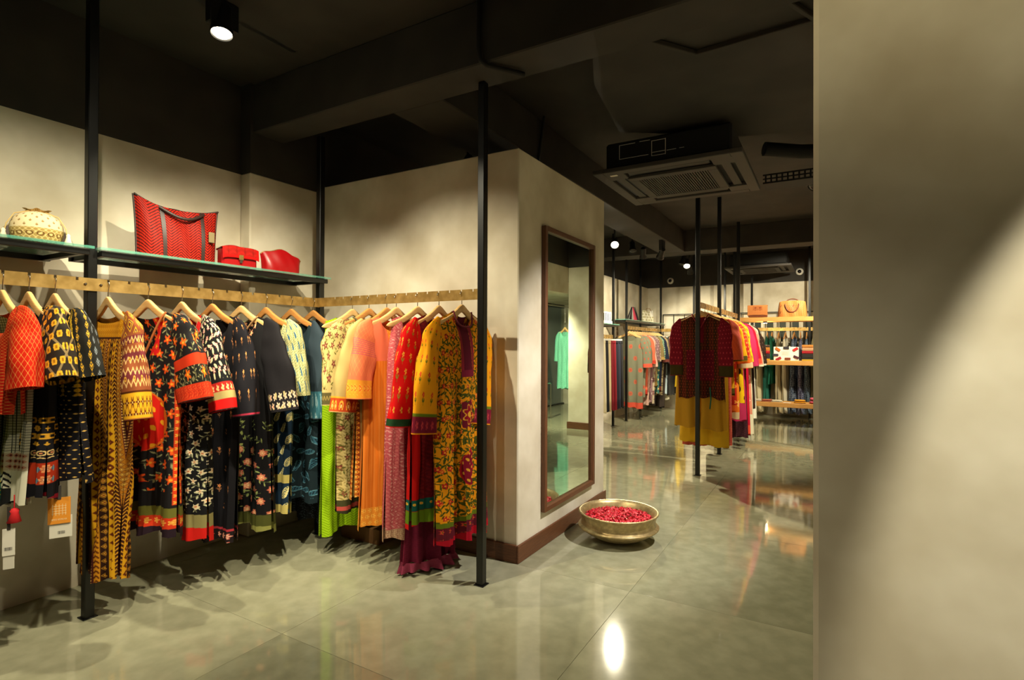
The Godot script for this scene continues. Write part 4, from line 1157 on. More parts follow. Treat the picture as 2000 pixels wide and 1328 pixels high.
	var braid := fabric(256, 64, [["f", "#a88a50"], ["g", "zig", 10, ["#d8bc80"], 0, 0, 1, 1, 10, 8, true], ["g", "ring", 20, ["#6a4a24", "#d8c088"], 0, 0.2, 1, 0.8, 26, 40, false]])
	part("basket", MB.new().lathe([Vector2(0, 0), Vector2(0.086, 0), Vector2(0.098, 0.02), Vector2(0.106, 0.05), Vector2(0.108, 0.072)], 32), braid, b)
	part("dome", MB.new().lathe([Vector2(0.108, 0.072), Vector2(0.106, 0.1), Vector2(0.094, 0.128), Vector2(0.068, 0.15), Vector2(0.036, 0.162), Vector2(0.02, 0.165)], 32), cloth_m, b)
	part("gathered_top", MB.new().grid(36, 4, func(u: float, v: float):
		var a: float = u * TAU
		var r: float = 0.02 + 0.02 * v + 0.006 * sin(a * 9.0) * v
		return [Vector3(cos(a) * r * 1.3, 0.163 + 0.012 * v + 0.004 * sin(a * 5.0), sin(a) * r), Vector2(u, v)], true, true), braid, b)
	for sg in [-1.0, 1.0]:
		var cd := part("drawstring", MB.new().tube([Vector3(sg * 0.03, 0.165, 0.02), Vector3(sg * 0.085, 0.14, 0.05), Vector3(sg * 0.115, 0.085, 0.05), Vector3(sg * 0.12, 0.055, 0.05)], 0.0025, 6), mat(Color("#c8a868"), 0.8), b)
		part("tassel", MB.new().lathe([Vector2(0.003, 0.06), Vector2(0.01, 0.052), Vector2(0.008, 0.044), Vector2(0.02, 0.0), Vector2(0, 0.0)], 14, Vector3(sg * 0.125, 0.001, 0.05)), mat(Color("#e2d6b8"), 0.85), b)
	var cl := thing("round_clutch", "dark brown half round clutch behind the beige basket bag", "bag", Vector3(-3.02, ys, -1.02), 80.0)
	var arc := PackedVector2Array()
	for i in 19: arc.append(Vector2(0.13 * cos(PI * i / 18.0), 0.002 + 0.115 * sin(PI * i / 18.0)))
	part("body", MB.new().prism(arc, -0.02, 0.02), mat(Color("#3a2416"), 0.5), cl)
	var pip := []
	for i in 19: pip.append(Vector3(0.131 * cos(PI * i / 18.0), 0.002 + 0.116 * sin(PI * i / 18.0), 0.02))
	part("piping", MB.new().tube(pip, 0.003, 6), mat(Color("#8a7a5c"), 0.5), cl)

# ---------------------------------------------------------------- mirror, bowl
func mirror_and_bowl() -> void:
	var m := thing("wall_mirror", "tall mirror in a narrow walnut frame on the partition side", "mirror", Vector3(-1.481, 0, 0))
	var y0 := 0.205
	var y1 := 1.895
	var za := -2.878
	var zb := -3.66
	var f := 0.03
	part("glass", bx(0.006, y0 + f, zb + f, 0.01, y1 - f, za - f), M.mirror, m)
	part("backing", bx(0.001, y0 + 0.01, zb + 0.01, 0.006, y1 - 0.01, za - 0.01), M.black_paint, m)
	part("frame_stile", bx(0.001, y0, za - f, 0.03, y1, za, 0.003), M.walnut_up, m)
	part("frame_stile", bx(0.001, y0, zb, 0.03, y1, zb + f, 0.003), M.walnut_up, m)
	part("frame_rail", bx(0.001, y0, zb + f, 0.03, y0 + f, za - f, 0.003), M.walnut_light, m)
	part("frame_rail", bx(0.001, y1 - f, zb + f, 0.03, y1, za - f, 0.003), M.walnut_light, m)
	# brass bowl
	var b := thing("brass_bowl", "wide brass bowl standing on the floor beside the mirror", "bowl", Vector3(-1.135, 0, -3.25))
	part("vessel", MB.new().lathe([Vector2(0, 0.0), Vector2(0.09, 0.0), Vector2(0.1, 0.004), Vector2(0.15, 0.022), Vector2(0.2, 0.05), Vector2(0.232, 0.072), Vector2(0.243, 0.08), Vector2(0.245, 0.086), Vector2(0.24, 0.091), Vector2(0.225, 0.096), Vector2(0.228, 0.1), Vector2(0.222, 0.106), Vector2(0.226, 0.112), Vector2(0.222, 0.118), Vector2(0.224, 0.128), Vector2(0.23, 0.15), Vector2(0.238, 0.162), Vector2(0.243, 0.168), Vector2(0.243, 0.173), Vector2(0.238, 0.176), Vector2(0.23, 0.173), Vector2(0.215, 0.158), Vector2(0.205, 0.125), Vector2(0.2, 0.11)], 96), M.bowl, b)
	part("inner_floor", MB.new().lathe([Vector2(0.205, 0.125), Vector2(0.19, 0.1), Vector2(0.12, 0.09), Vector2(0, 0.09)], 48), M.bowl, b)
	# petals heaped inside
	var mb := MB.new()
	var cols := PackedColorArray()
	for i in 2600:
		var r := 0.2 * sqrt(rng.randf())
		var a := rng.randf() * TAU
		var c := Vector3(cos(a) * r, 0.128 + 0.012 * rng.randf() + 0.006 * (1.0 - r / 0.2), sin(a) * r)
		var d := Basis.from_euler(Vector3(rng.randf_range(-0.9, 0.9), rng.randf() * TAU, rng.randf_range(-0.9, 0.9)))
		var sz := rng.randf_range(0.006, 0.011)
		var k := mb.v.size()
		mb.quad(c + d * Vector3(-sz, 0, 0), c + d * Vector3(0, 0.002, -sz * 0.7), c + d * Vector3(sz, 0, 0), c + d * Vector3(0, 0.002, sz * 0.7), Vector3.UP)
		var col: Color = [Color(0.55, 0.004, 0.02), Color(0.72, 0.01, 0.04), Color(0.42, 0.002, 0.012), Color(0.8, 0.04, 0.07)][rng.randi() % 4]
		for j in 4: cols.append(col)
	var arr := []
	arr.resize(Mesh.ARRAY_MAX)
	arr[Mesh.ARRAY_VERTEX] = mb.v
	arr[Mesh.ARRAY_NORMAL] = mb.n
	arr[Mesh.ARRAY_TEX_UV] = mb.t
	arr[Mesh.ARRAY_COLOR] = cols
	arr[Mesh.ARRAY_INDEX] = mb.ix
	var am := ArrayMesh.new()
	am.add_surface_from_arrays(Mesh.PRIMITIVE_TRIANGLES, arr)
	var pt := part("flower_petals", am, M.petal)
	pt.position = b.position
	tag(pt, "heap of loose red flower petals filling the brass bowl", "petals", "", "stuff")

# ---------------------------------------------------------------- rear of the shop
func plain(base: String, kind := "", size := 20, cols := [], step := 26, hem := "") -> StandardMaterial3D:
	if not kind and not hem:
		var m := mat(Color(base), 0.82)
		m.cull_mode = BaseMaterial3D.CULL_DISABLED
		return m
	var ops := [["f", base]]
	if kind: ops.append(["g", kind, size, cols, 0, 0, 1, 1, step, step, true])
	if hem:
		ops.append(["r", 0, 0.92, 1, 1, hem])
	return fabric(96, 192, ops)

func far_shop() -> void:
	# ---- central rack
	var GC := "garments on the central rack"
	post(-1.06, -5.19, 2.8, "black post in front of the maroon kurta on the central rack")
	post(-1.06, -6.3, 2.8, "black post in the middle of the central rack")
	post(-1.06, -7.7, 2.8, "black post at the rear end of the central rack")
	var zs := [-5.3, -5.5, -5.66, -5.82, -5.99, -6.15, -6.42, -6.58, -6.74, -6.9, -7.06, -7.22, -7.38, -7.54]
	var slots := []
	for z in zs: slots.append(absf(-5.19 - z))
	brass_rail(Vector3(-1.06, 1.535, -5.19), Vector3(-1.06, 1.535, -7.72), 0.1, "notched brass rail of the central rack", slots)
	var cols := [
		["maroon and rust striped kurta with a crimson front pocket panel, facing the viewer", 0.82, 0.54],
		["long yellow kurta tucked behind the maroon one", 1.27, 0.0],
		["salmon pink long kurta hanging low behind the yellow one", 1.3, 0.4],
		["golden yellow short kurta with an olive cuff", 0.8, 0.42],
		["red kurta with an orange banded sleeve", 1.0, 0.45],
		["orange kurta with a cream printed cuff", 1.1, 0.5],
		["bright yellow kurta with dark leaf print", 0.95, 0.44],
		["magenta kurta with a plain long sleeve", 1.15, 0.5],
		["plum brown long kurta on the central rack", 1.38, 0.5],
		["crimson kurta with a gathered coral hem", 1.35, 0.48],
		["peach embroidered kurta at the rear of the central rack", 1.15, 0.5],
		["ivory white kurta at the rear of the central rack", 1.4, 0.52],
		["dark brown kurta between two white ones", 1.1, 0.5],
		["white kurta last on the central rack", 1.25, 0.52]]
	var mats := [
		fabric(256, 320, [["f", "#4a1a10"], ["s", 22, 0, 0, 1, 1, "#602816", 0.4], ["s", 8, 0, 0, 1, 1, "#38200e", 0.35], ["g", "dot", 6, ["#8a3a1c", "#8a3a1c"], 0, 0, 1, 1, 12, 10, true], ["r", 0.42, 0, 0.58, 0.36, "#6a0f22"], ["r", 0.26, 0.44, 0.76, 0.78, "#5c0c1c"], ["g", "dot", 6, ["#a83a34", "#a83a34"], 0.26, 0.44, 0.76, 0.78, 14, 14, true]]),
		plain("#d8a80c"), plain("#c85a4a", "scroll", 20, ["#d06a58", "#b84a40"], 20), plain("#dca414", "", 0, [], 0, "#5a5218"), plain("#b82a1c", "flower", 16, ["#e07a2c", "#f0b050"], 24, "#d8641c"), plain("#d8701c", "star", 14, ["#e8b060", "#a83a1a"], 22, "#c8b088"), plain("#e0b40c", "leaf", 20, ["#2c2410", "#5a4a14"], 30), plain("#a80f48"), plain("#3a1c24", "scroll", 18, ["#4c2830", "#301820"], 18), plain("#b81230", "", 0, [], 0, "#d84a34"), plain("#d88a70", "flower", 14, ["#e8b8a0", "#c86a5a"], 22), plain("#d8d0b4"), plain("#33221c", "dot", 8, ["#6a5a48", "#6a5a48"], 16), plain("#dcd8c8")]
	var sl0 := fabric(96, 160, [["f", "#741024"], ["g", "dot", 7, ["#b83a44", "#b83a44"], 0, 0, 1, 0.86, 14, 12, true], ["r", 0, 0.87, 1, 1, "#3c3214"]])
	for i in zs.size():
		var at := Vector3(-1.06, 1.512, zs[i])
		var d := {"L": cols[i][1], "sl": cols[i][2], "sa": 5.0 if i == 0 else 13.0, "sr": 0.072, "cr": 0.07, "nw": 0.075 if i == 0 else 0.12, "body": mats[i], "sleeve": sl0 if i == 0 else mats[i], "sw": 0.2, "aw": 0.215, "hw": 0.225 if i == 0 else 0.25, "nd": 0.14 if i == 0 else 0.08, "v": i == 0, "fold": 0.01 if i == 0 else 0.02, "res": 30 if i == 0 else 20, "t": 0.036}
		if i == 0: d.trim = mat(Color("#8a1226"), 0.8)
		var turn: float = [0, -4, 5, -6, 3, 6, -3, 4, -5, 2, 5, -2, 3, -4][i]
		make_hanger("wooden hanger carrying the %s" % short(cols[i][0]), at, turn, "hangers on the central rack", M.hanger_light)
		make_kurta(d, "kurta", cols[i][0], "kurta", at, turn, GC)
	var ms := thing("wide_trousers", "mustard yellow wide trousers below the maroon kurta", "trousers", Vector3(-1.07, 1.0, -5.34))
	part("left_leg", drape(0.09, 0.12, 0.58, 0.035, 0.016, 5, 0.3), plain("#b8860c"), ms, Vector3(-0.115, 0, 0))
	part("right_leg", drape(0.09, 0.12, 0.6, 0.035, 0.016, 5, 1.3), plain("#b8860c"), ms, Vector3(0.115, 0, -0.01))
	part("tie_cord", MB.new().tube([Vector3(0.1, -0.2, 0.06), Vector3(0.11, -0.31, 0.065), Vector3(0.1, -0.4, 0.062)], 0.006, 6), mat(Color("#135a44"), 0.8), ms)

	# ---- trousers rack, far left
	post(-2.75, -6.5, 2.8, "black post hidden behind the partition edge on the trousers rack", 0.034)
	post(-2.75, -7.64, 2.8, "black post at the near end of the folded trousers, far left", 0.034)
	glass_shelf(-7.72, -6.4, -3.03, -2.68, 1.468, "far glass shelf with white display cards above the trousers")
	brass_rail(Vector3(-2.75, 1.27, -6.5), Vector3(-2.75, 1.27, -7.66), 0.1, "short brass rail above the trousers, far left")
	var tr := [["cream wide trousers", "#cfc4a4"], ["black trousers at the near side of the far rack", "#18181c"], ["pale beige trousers", "#c8b48c"], ["dark red trousers", "#7a0f1c"], ["crimson slim trousers", "#8a1424"], ["navy blue trousers", "#141828"], ["midnight blue trousers beside the navy pair", "#1a1e30"], ["black trousers nearest the far post", "#141416"]]
	for i in tr.size():
		var z := -6.85 - i * 0.1
		var o := thing("trousers", tr[i][0] + " on the far left rack" if not tr[i][0].contains("far") else tr[i][0], "trousers", Vector3(-2.75, 1.235, z), 6.0, "trousers on the far left rack")
		var m := plain(tr[i][1])
		part("waistband", bx(-0.17, -0.035, -0.014, 0.17, 0.005, 0.014, 0.006), m, o)
		part("left_leg", drape(0.085, 0.1, 0.9, 0.016, 0.012, 4, i * 1.1), m, o, Vector3(-0.085, -0.03, 0))
		part("right_leg", drape(0.085, 0.1, 0.92, 0.016, 0.012, 4, i * 1.7), m, o, Vector3(0.085, -0.03, 0))
		var h := thing("clip_hanger", "white clip hanger gripping the %s" % tr[i][0], "hanger", Vector3(-2.75, 1.25, z), 6.0, "clip hangers on the far left rack")
		part("bar", clip_bar, M.white_plastic, h)
		part("hook", hanger_hook, M.chrome, h, Vector3(0, 0.0, 0))
	for i in 3:
		var o := thing("display_card", ["white card printed with black strokes on the far shelf", "second striped white card leaning on the far shelf", "striped white card nearest the far post"][i], "card", Vector3(-2.8, 1.482, -7.2 - i * 0.16), 30.0, "display cards on the far shelf")
		part("card", bx(-0.06, 0, -0.004, 0.06, 0.17, 0.004, 0.001), M.white_plastic, o)
		var st := MB.new()
		for k in 4: st.box(Vector3(-0.04 + k * 0.026, 0.09, 0.0046), Vector3(0.009, 0.13, 0.001))
		part("print", st, M.black_metal, o)
		part("base_block", bx(-0.065, 0, 0.005, 0.065, 0.04, 0.05, 0.002), M.white_plastic, o)

	# ---- dresses rack, far left
	post(-2.75, -8.23, 2.8, "black post at the near end of the coral spotted dresses", 0.034)
	post(-2.95, -9.6, 2.8, "black post against the far left wall behind the dresses", 0.034)
	post(-2.75, -10.2, 2.8, "black post in the rear left corner", 0.034)
	glass_shelf(-10.25, -8.0, -3.03, -2.67, 1.56, "far glass shelf carrying the pyramid bag and patchwork bag")
	brass_rail(Vector3(-2.75, 1.42, -8.23), Vector3(-2.75, 1.42, -10.2), 0.13, "notched brass rail over the far left dresses")
	var dr := [
		["grey green dress with large coral spots, front of the far left rack", "#70705c", "dot", 30, ["#a85a44", "#98503c"], 44, "#c8503c", 1.2, 0.5],
		["grey green spotted tunic behind the spotted dress", "#787862", "dot", 26, ["#a85a44", "#98503c"], 46, "", 1.05, 0.45],
		["coral orange kurta with red cuffs on the far rack", "#d8664a", "", 0, [], 0, "#b83a2c", 1.0, 0.45],
		["pale pink lace kurta on the far rack", "#c8a090", "scroll", 18, ["#d8b8a8", "#b88878"], 18, "", 1.2, 0.5],
		["mauve printed kurta on the far rack", "#8a6a70", "flower", 14, ["#d8c0b8", "#5a3a48"], 20, "", 1.15, 0.4],
		["cream kurta with plum blossom print on the far rack", "#b8a890", "bloom", 20, ["#6a3a44", "#d8c8a8", "#8a5a5c"], 26, "", 1.2, 0.42],
		["olive tan kurta with patterned hem on the far rack", "#7a6a44", "scroll", 18, ["#8a7a50", "#6a5a38"], 18, "#a88a4c", 0.9, 0.4],
		["teal and gold patterned kurta on the far rack", "#3c6a64", "flower", 16, ["#c8a85a", "#d8d0a0"], 22, "", 1.05, 0.4],
		["navy kurta with a brown cuff on the far rack", "#161c2c", "", 0, [], 0, "#5a2c24", 1.0, 0.45],
		["tan striped kurta on the far rack", "#8a7a5c", "zig", 12, ["#5a4a34"], 12, "", 1.1, 0.45],
		["dark brown long kurta on the far rack", "#2c2018", "", 0, [], 0, "", 1.3, 0.48],
		["ice blue kurta at the rear of the far rack", "#a8b8c0", "", 0, [], 0, "", 1.1, 0.45],
		["ivory floral kurta in the rear left corner", "#c8c0a8", "flower", 14, ["#5a6a8a", "#c85a4a"], 24, "", 1.2, 0.45]]
	for i in dr.size():
		var q: Array = dr[i]
		var at := Vector3(-2.75, 1.4, -8.38 - i * 0.135)
		var m := plain(q[1], q[2], q[3], q[4], q[5], q[6])
		var turn: float = -2.0 + (i * 5) % 7
		make_hanger("pale wooden hanger carrying the %s" % short(q[0]), at, turn, "hangers on the far left rack", M.hanger_light)
		make_kurta({"L": q[7], "sl": q[8], "sa": 9.0, "body": m, "hw": 0.22, "res": 20, "t": 0.034, "fold": 0.02, "wall": -1.0}, "kurta", q[0], "kurta", at, turn, "kurtas on the far left rack")
	var pb := thing("pyramid_bag", "black and pink striped pyramid bag on the far glass shelf", "bag", Vector3(-2.82, 1.572, -8.75), 60.0)
	for k in 5:
		var mb := MB.new()
		var x0 := -0.1 + k * 0.04
		mb.quad(Vector3(x0, 0, 0.05), Vector3(x0 + 0.04, 0, 0.05), Vector3((x0 + 0.04) * 0.25, 0.23, 0.0), Vector3(x0 * 0.25, 0.23, 0.0), Vector3(0, 0, 1))
		mb.quad(Vector3(x0, 0, -0.05), Vector3(x0 + 0.04, 0, -0.05), Vector3((x0 + 0.04) * 0.25, 0.23, -0.002), Vector3(x0 * 0.25, 0.23, -0.002), Vector3(0, 0, -1))
		part("striped_panel", mb, mat(Color(["#1a1418", "#8a8a80", "#b03a4c", "#8a2c3c", "#1a1418"][k]), 0.5), pb)
	part("handle", MB.new().tube([Vector3(-0.08, 0.02, 0.055), Vector3(-0.03, 0.22, 0.02), Vector3(0.03, 0.22, 0.02), Vector3(0.08, 0.02, 0.055)], 0.006, 6), M.black_metal, pb)
	part("bottom", bx(-0.1, 0, -0.05, 0.1, 0.006, 0.05), M.black_metal, pb)
	var wb := thing("patchwork_bag", "white and gold patchwork bag on the far glass shelf", "bag", Vector3(-2.82, 1.572, -9.6), 60.0)
	var top := func(s: float): return 0.02 * absf(s)
	for sd in [1.0, -1.0]:
		var mb := MB.new()
		bag_panel(0.13, 0.2, 0.05, top, sd, mb, -0.01)
		part("patch_panel", mb, fabric(64, 64, [["f", "#cfc8b0"], ["g", "flower", 18, ["#a8853c", "#d8d0b8", "#6a7a5a"], 0, 0, 1, 1, 24, 24, true], ["r", 0.6, 0, 1, 0.5, "#d8d4c8"]]), wb)
	part("handle", MB.new().tube([Vector3(-0.07, 0.19, 0.02), Vector3(-0.04, 0.25, 0.01), Vector3(0.04, 0.25, 0.01), Vector3(0.07, 0.19, 0.02)], 0.005, 6), mat(Color("#8a6a3c"), 0.6), wb)

	# ---- back rack
	for q in [[-2.12, "black post on the back rack behind the maroon kurta"], [-1.6, "black post on the back rack behind the central rack"], [-1.17, "black post on the back rack left of the leather satchel"], [-0.31, "black post on the back rack at right, behind the tooled handbag"]]:
		post(q[0], -10.05, 2.36 if q[0] > -1.5 and q[0] < -0.4 else 2.8, q[1], 0.034)
	brass_rail(Vector3(-2.7, 1.42, -10.05), Vector3(0.2, 1.42, -10.05), 0.12, "notched brass rail along the back wall")
	var bk := [
		[-2.5, "black and gold kurta at the left end of the back rack", "#1c1a18", 1.1], [-2.35, "yellow kurta at the left end of the back rack", "#d8b00c", 0.95], [-1.3, "charcoal kurta on the back rack beside the central rack", "#2c2a2c", 1.15], [-1.16, "white kurta on the back rack, left of the leather wallets", "#d8d4c4", 1.25], [-1.04, "cream kurta on the back rack behind the wallets", "#c8bc98", 1.3], [-0.93, "teal green kurta on the back rack", "#0c5a4c", 1.2], [-0.86, "emerald kurta with a wide sleeve on the back rack", "#0f6a54", 0.85], [-0.76, "ivory gown falling to the floor on the back rack", "#b8ac8c", 1.32], [-0.66, "white gown with a lace bodice on the back rack", "#d0c8b0", 1.3], [-0.53, "grey blue printed dress on the back rack", "#4a5468", 1.3], [-0.44, "lavender printed dress on the back rack", "#6a6480", 1.32], [-0.35, "steel blue printed dress on the back rack", "#56687c", 1.3], [-0.24, "khaki kurta at the right end of the back rack", "#5a5438", 1.1]]
	for i in bk.size():
		var q: Array = bk[i]
		var at := Vector3(q[0], 1.4, -10.05)
		var m := plain(q[2]) if i < 9 or i == 12 else plain(q[2], "scroll", 22, ["#8a94a0", "#2c3444"], 22)
		var turn := 84.0 + (i * 7) % 9
		make_hanger("amber hanger carrying the %s" % short(q[1]), at, turn, "hangers on the back rack", M.hanger_dark)
		make_kurta({"L": q[3], "sl": 0.0 if i in [7, 8, 9, 10, 11] else 0.48, "sa": 8.0, "body": m, "hw": 0.25 if q[3] > 1.29 else 0.22, "res": 20, "t": 0.036, "fold": 0.022, "nf": 4.0}, "kurta", q[1], "dress" if i in [7, 8, 9, 10, 11] else "kurta", at, turn, "garments on the back rack")
	# slim black frame with dark panels behind the back rack
	var fr := thing("wall_grid", "slim black metal frame with dark green panels on the back wall", "frame", Vector3(-1.3, 0, -10.34))
	for y in [1.46, 1.745]: part("cross_bar", bx(-1.45, y - 0.008, -0.008, 1.5, y + 0.008, 0.008, 0.002), M.black_steel, fr)
	for i in 16:
		var x := -1.44 + i * 0.195
		part("upright", bx(x - 0.006, 1.2, -0.006, x + 0.006, 1.745, 0.006, 0.002), M.black_steel, fr)
		if i > 6: part("dark_panel", bx(x + 0.02, 1.25, -0.05, x + 0.115, 1.64, -0.035, 0.002), mat(Color("#10241f"), 0.35), fr)

	# ---- plank shelves with leather goods
	for q in [[-1.27, -8.83, "front black post of the plank shelves, beside the central rack"], [-1.27, -9.1, "rear black post of the plank shelves, beside the central rack"], [-0.1, -9.17, "black post at the right of the plank shelves"]]:
		post(q[0], q[1], 2.8, q[2], 0.034)
	for q in [[1.53, -1.28, "top wooden plank shelf carrying the tooled leather bags"], [0.895, -1.02, "middle wooden plank shelf carrying stacked wallets"], [0.285, -1.12, "bottom wooden plank shelf carrying folded scarves"]]:
		var o := thing("plank_shelf", q[2], "shelf", Vector3(0, q[0], -9.0), 0.0, "wooden plank shelves")
		part("board", bx(q[1], 0, -0.17, 0.2, 0.065, 0.17, 0.004), M.plank, o)
		part("bracket", bx(-0.12, -0.03, -0.16, -0.08, -0.001, 0.16, 0.002), M.black_steel, o)
	var ltan := fabric(128, 96, [["f", "#a8683a"], ["r", 0.04, 0.04, 0.96, 0.96, "#b8743f"], ["g", "scroll", 16, ["#8a4a24", "#c88a54"], 0.06, 0.1, 0.94, 0.9, 16, 16, false], ["r", 0.26, 0.1, 0.74, 0.55, "#9a5a30"], ["g", "medallion", 40, ["#7a3a1c", "#b8743f", "#c88a54"], 0.3, 0.12, 0.7, 0.54, 44, 44, false]], 0.5)
	var ledge := mat(Color("#6a3418"), 0.5)
	var lb := thing("leather_satchel", "tan tooled leather flap bag on the top plank shelf", "bag", Vector3(-0.96, 1.595, -8.95), 0.0)
	part("body", bx(-0.13, 0, -0.045, 0.13, 0.175, 0.035, 0.014), ledge, lb)
	part("flap", MB.new().grid(12, 12, func(u: float, v: float):
		return [Vector3((u * 2 - 1) * 0.138, 0.185 - v * 0.145 - 0.012 * pow(absf(u * 2 - 1), 5.0) * v, 0.037 + 0.012 * sin(v * 2.6)), Vector2(u, v)]), ltan, lb)
	part("flap_top", bx(-0.136, 0.176, -0.044, 0.136, 0.186, 0.037, 0.003), ledge, lb)
	var hb := thing("leather_handbag", "tan tooled leather handbag with a round handle on the top plank shelf", "bag", Vector3(-0.5, 1.595, -8.95), 0.0)
	var htop := func(s: float): return 0.008 - 0.02 * pow(absf(s), 6.0)
	var ht := fabric(160, 96, [["f", "#b8783f"], ["g", "scroll", 20, ["#96582c", "#c88c54"], 0.03, 0.06, 0.97, 0.94, 20, 20, false], ["g", "paisley", 30, ["#8a4420", "#d8a468", "#6a2c14"], 0.04, 0.2, 0.96, 0.8, 110, 60, false], ["g", "ring", 16, ["#7a3c1c", "#d89c60"], 0.3, 0.3, 0.7, 0.7, 20, 20, true]], 0.5)
	for sd in [1.0, -1.0]:
		var mb := MB.new()
		bag_panel(0.19, 0.23, 0.065, htop, sd, mb, -0.02)
		part("tooled_panel", mb, ht, hb)
		var hp := []
		for i in 17:
			var a := PI + PI * i / 16.0
			hp.append(Vector3(0.088 * cos(a), (0.19 if sd > 0 else 0.21) + (0.12 if sd > 0 else -0.06) * sin(a) * 1.0, sd * (0.052 + 0.02 * absf(sin(a)))))
		part("handle", MB.new().tube(hp, 0.008, 8), ledge, hb)
	part("bottom", bx(-0.185, 0, -0.05, 0.185, 0.006, 0.05, 0.002), ledge, hb)
	# wallets: two stacks
	for s in 2:
		var y := 0.961
		var cs: Array = [["#d8a818", "yellow"], ["#2c222c", "dark plum"], ["#a80c18", "scarlet"], ["#b8762c", "mustard tan"], ["#3a2c28", "dark brown"]] if s == 0 else [["#c8a030", "straw yellow"], ["#1c1a18", "black"], ["#9a1420", "crimson"], ["#b88a64", "pale tan"], ["#b0702c", "honey tan"]]
		var hs := [0.022, 0.075, 0.045, 0.05, 0.035] if s == 0 else [0.022, 0.08, 0.04, 0.045, 0.045]
		for i in 5:
			var o := thing("leather_wallet", "%s leather wallet in the %s stack on the middle plank" % [cs[i][1], "left" if s == 0 else "right"], "wallet", Vector3(-0.895 if s == 0 else -0.27, y, -8.93), (i * 3) % 5 - 2.0, "stacked wallets on the middle plank")
			var lm := mat(Color(cs[i][0]), 0.42)
			part("body", bx(-0.1, 0, -0.05, 0.1, hs[i] - 0.002, 0.045, 0.006), lm, o)
			part("flap", bx(-0.101, hs[i] * 0.35, 0.0455, 0.101, hs[i] - 0.001, 0.049, 0.0015), lm, o)
			y += hs[i]
	var pc := thing("wallet_display_card", "white card framed by small coloured wallets between the two stacks", "card", Vector3(-0.58, 0.961, -8.97), 0.0)
	part("card", bx(-0.165, 0, -0.004, 0.165, 0.2, 0.0, 0.001), M.white_plastic, pc)
	var tl := MB.new()
	for i in 7: tl.box(Vector3(-0.01 + 0.01 * sin(i * 2.0), 0.13 - i * 0.009, 0.0006), Vector3(0.11 - 0.02 * (i % 2), 0.0022, 0.0008))
	tag(part("printed_lines", tl, mat(Color("#8a8680"), 0.8), pc), "", "", "", "stuff")
	for q in [[-0.11, 0.165, 35, "#b85a1c"], [0.0, 0.185, 0, "#22222c"], [0.12, 0.165, -35, "#b01c24"], [-0.14, 0.08, 0, "#2c2c3c"], [-0.1, 0.03, -30, "#8a1024"], [0.02, 0.015, 0, "#6a3420"], [0.13, 0.05, 25, "#3a1428"]]:
		part("small_wallet", MB.new().box(Vector3.ZERO, Vector3(0.075, 0.036, 0.01), 0.003).moved(Transform3D(Basis(Vector3.BACK, deg_to_rad(-q[2])), Vector3(q[0], q[1] if q[1] > 0.03 else 0.025, 0.006))), mat(Color(q[3]), 0.45), pc)
	# folded scarves on the bottom plank
	var sc := [[-0.98, "white printed scarf folded on the bottom plank", "#c8bca8", 0.03], [-0.83, "rust pink scarf folded on the bottom plank", "#a85a44", 0.035], [-0.7, "cream scarf folded on the bottom plank", "#d0c8b0", 0.03], [-0.4, "mustard scarf folded on the bottom plank", "#c88c14", 0.05], [-0.2, "pink scarf bunched at the right of the bottom plank", "#b84a5c", 0.09]]
	for q in sc:
		var o := thing("folded_scarf", q[1], "scarf", Vector3(q[0], 0.351, -8.93), 8.0, "folded scarves on the bottom plank")
		var m := plain(q[2])
		for k in 2:
			part("fold", MB.new().grid(24, 10, func(u: float, v: float):
				var a: float = u * TAU
				var r: float = sin(v * PI)
				return [Vector3(0.075 * cos(v * PI) * (1.05 - 0.1 * k), (0.5 + k) * q[3] / 2.0 + q[3] * 0.25 * cos(a) * pow(r, 0.3) , 0.055 * sin(a) * pow(r, 0.3) * (1.0 + 0.06 * sin(v * 20.0))), Vector2(u, v)], true, true), m, o)
	var cd := thing("price_card", "small white price card on the bottom plank", "card", Vector3(-0.56, 0.351, -8.87), 0.0)
	part("card", bx(-0.05, 0, -0.03, 0.05, 0.004, 0.03, 0.001), M.white_plastic, cd)
	# little lamp under the top plank
	var pl := thing("puck_lamp", "small lit puck lamp under the top plank shelf", "lamp", Vector3(-0.85, 1.528, -8.86), 0.0)
	part("housing", MB.new().lathe([Vector2(0, 0), Vector2(0.03, 0), Vector2(0.032, -0.012), Vector2(0.026, -0.016)], 20), M.black_metal, pl)
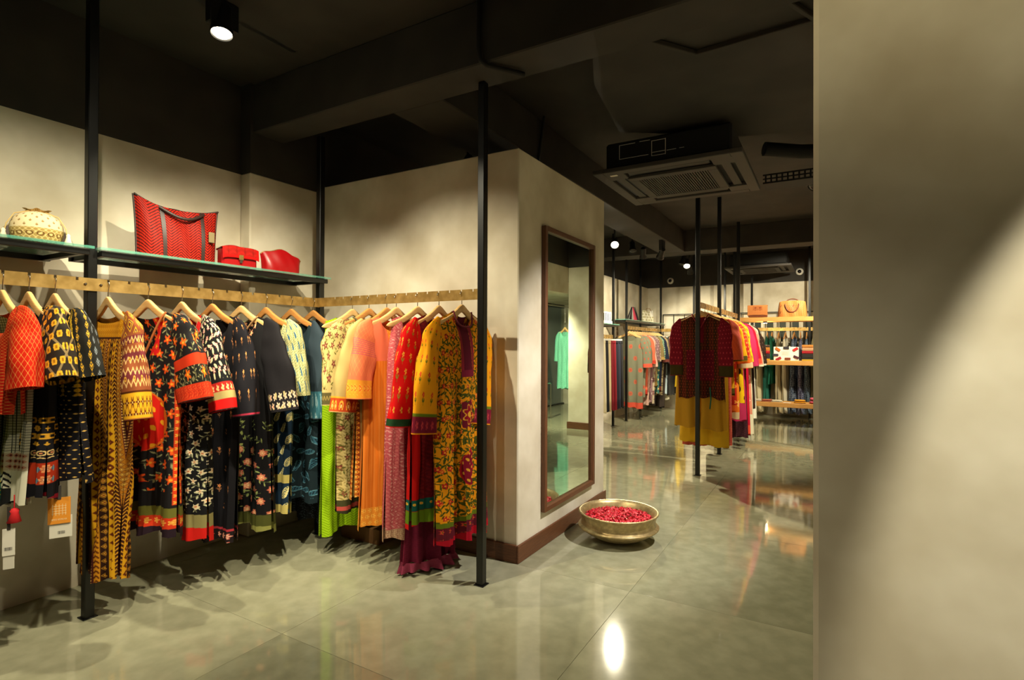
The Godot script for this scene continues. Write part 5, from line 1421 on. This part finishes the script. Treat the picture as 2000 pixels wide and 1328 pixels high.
	part("glowing_face", MB.new().lathe([Vector2(0.026, -0.016), Vector2(0.018, -0.02), Vector2(0, -0.022)], 16), M.lamp_glow, pl)
	var ol := OmniLight3D.new()
	ol.name = "glow"
	pl.add_child(ol)
	ol.position = Vector3(0, -0.05, 0)
	ol.light_energy = 0.25
	ol.light_color = Color(1, 0.88, 0.66)
	ol.light_size = 0.025
	ol.omni_range = 12.0
	ol.omni_attenuation = 2.0
	ol.shadow_enabled = true

	# ---- window bay seen in the mirror
	var at := Vector3(0.86, 1.47, -8.25)
	make_hanger("pale hanger carrying the sea green kurta in the window bay", at, 35.0, "", M.hanger_light)
	make_kurta({"L": 1.0, "sl": 0.5, "sa": 8.0, "body": plain("#74c0a2", "scroll", 30, ["#7cc8aa", "#6ab496"], 30), "hw": 0.24, "fold": 0.022}, "kurta", "sea green kurta hanging in the window bay, seen in the mirror", "kurta", at, 35.0, "")
	var rd := thing("window_rod", "chrome hanging rod in the window bay, seen in the mirror", "rod", Vector3(0.86, 1.8, -8.25))
	part("long_rod", MB.new().tube([Vector3(0, 0, -1.2), Vector3(0, 0, 1.6)], 0.011, 8), M.chrome, rd)
	part("drop_rod", MB.new().tube([Vector3(0, 0, 0), Vector3(0, -0.26, 0)], 0.006, 8), M.chrome, rd)
	for z in [-1.1, 1.5]: part("ceiling_stay", MB.new().tube([Vector3(0, 0, z), Vector3(0, 0.16, z)], 0.008, 8), M.chrome, rd)
	var ch := thing("floor_rail", "low chrome hoop rail on the window bay floor, seen in the mirror", "rail", Vector3(0.95, 0, -7.9))
	part("hoop", MB.new().tube([Vector3(0, 0, 0), Vector3(0, 0.54, 0), Vector3(0, 0.56, 0.02), Vector3(0, 0.56, 0.6), Vector3(0, 0.54, 0.62), Vector3(0, 0, 0.62)], 0.012, 8), M.chrome, ch)
	for z in [0.0, 0.62]: part("foot", MB.new().lathe([Vector2(0, 0), Vector2(0.035, 0), Vector2(0.035, 0.006), Vector2(0.012, 0.01)], 16, Vector3(0, 0, z)), M.chrome, ch)
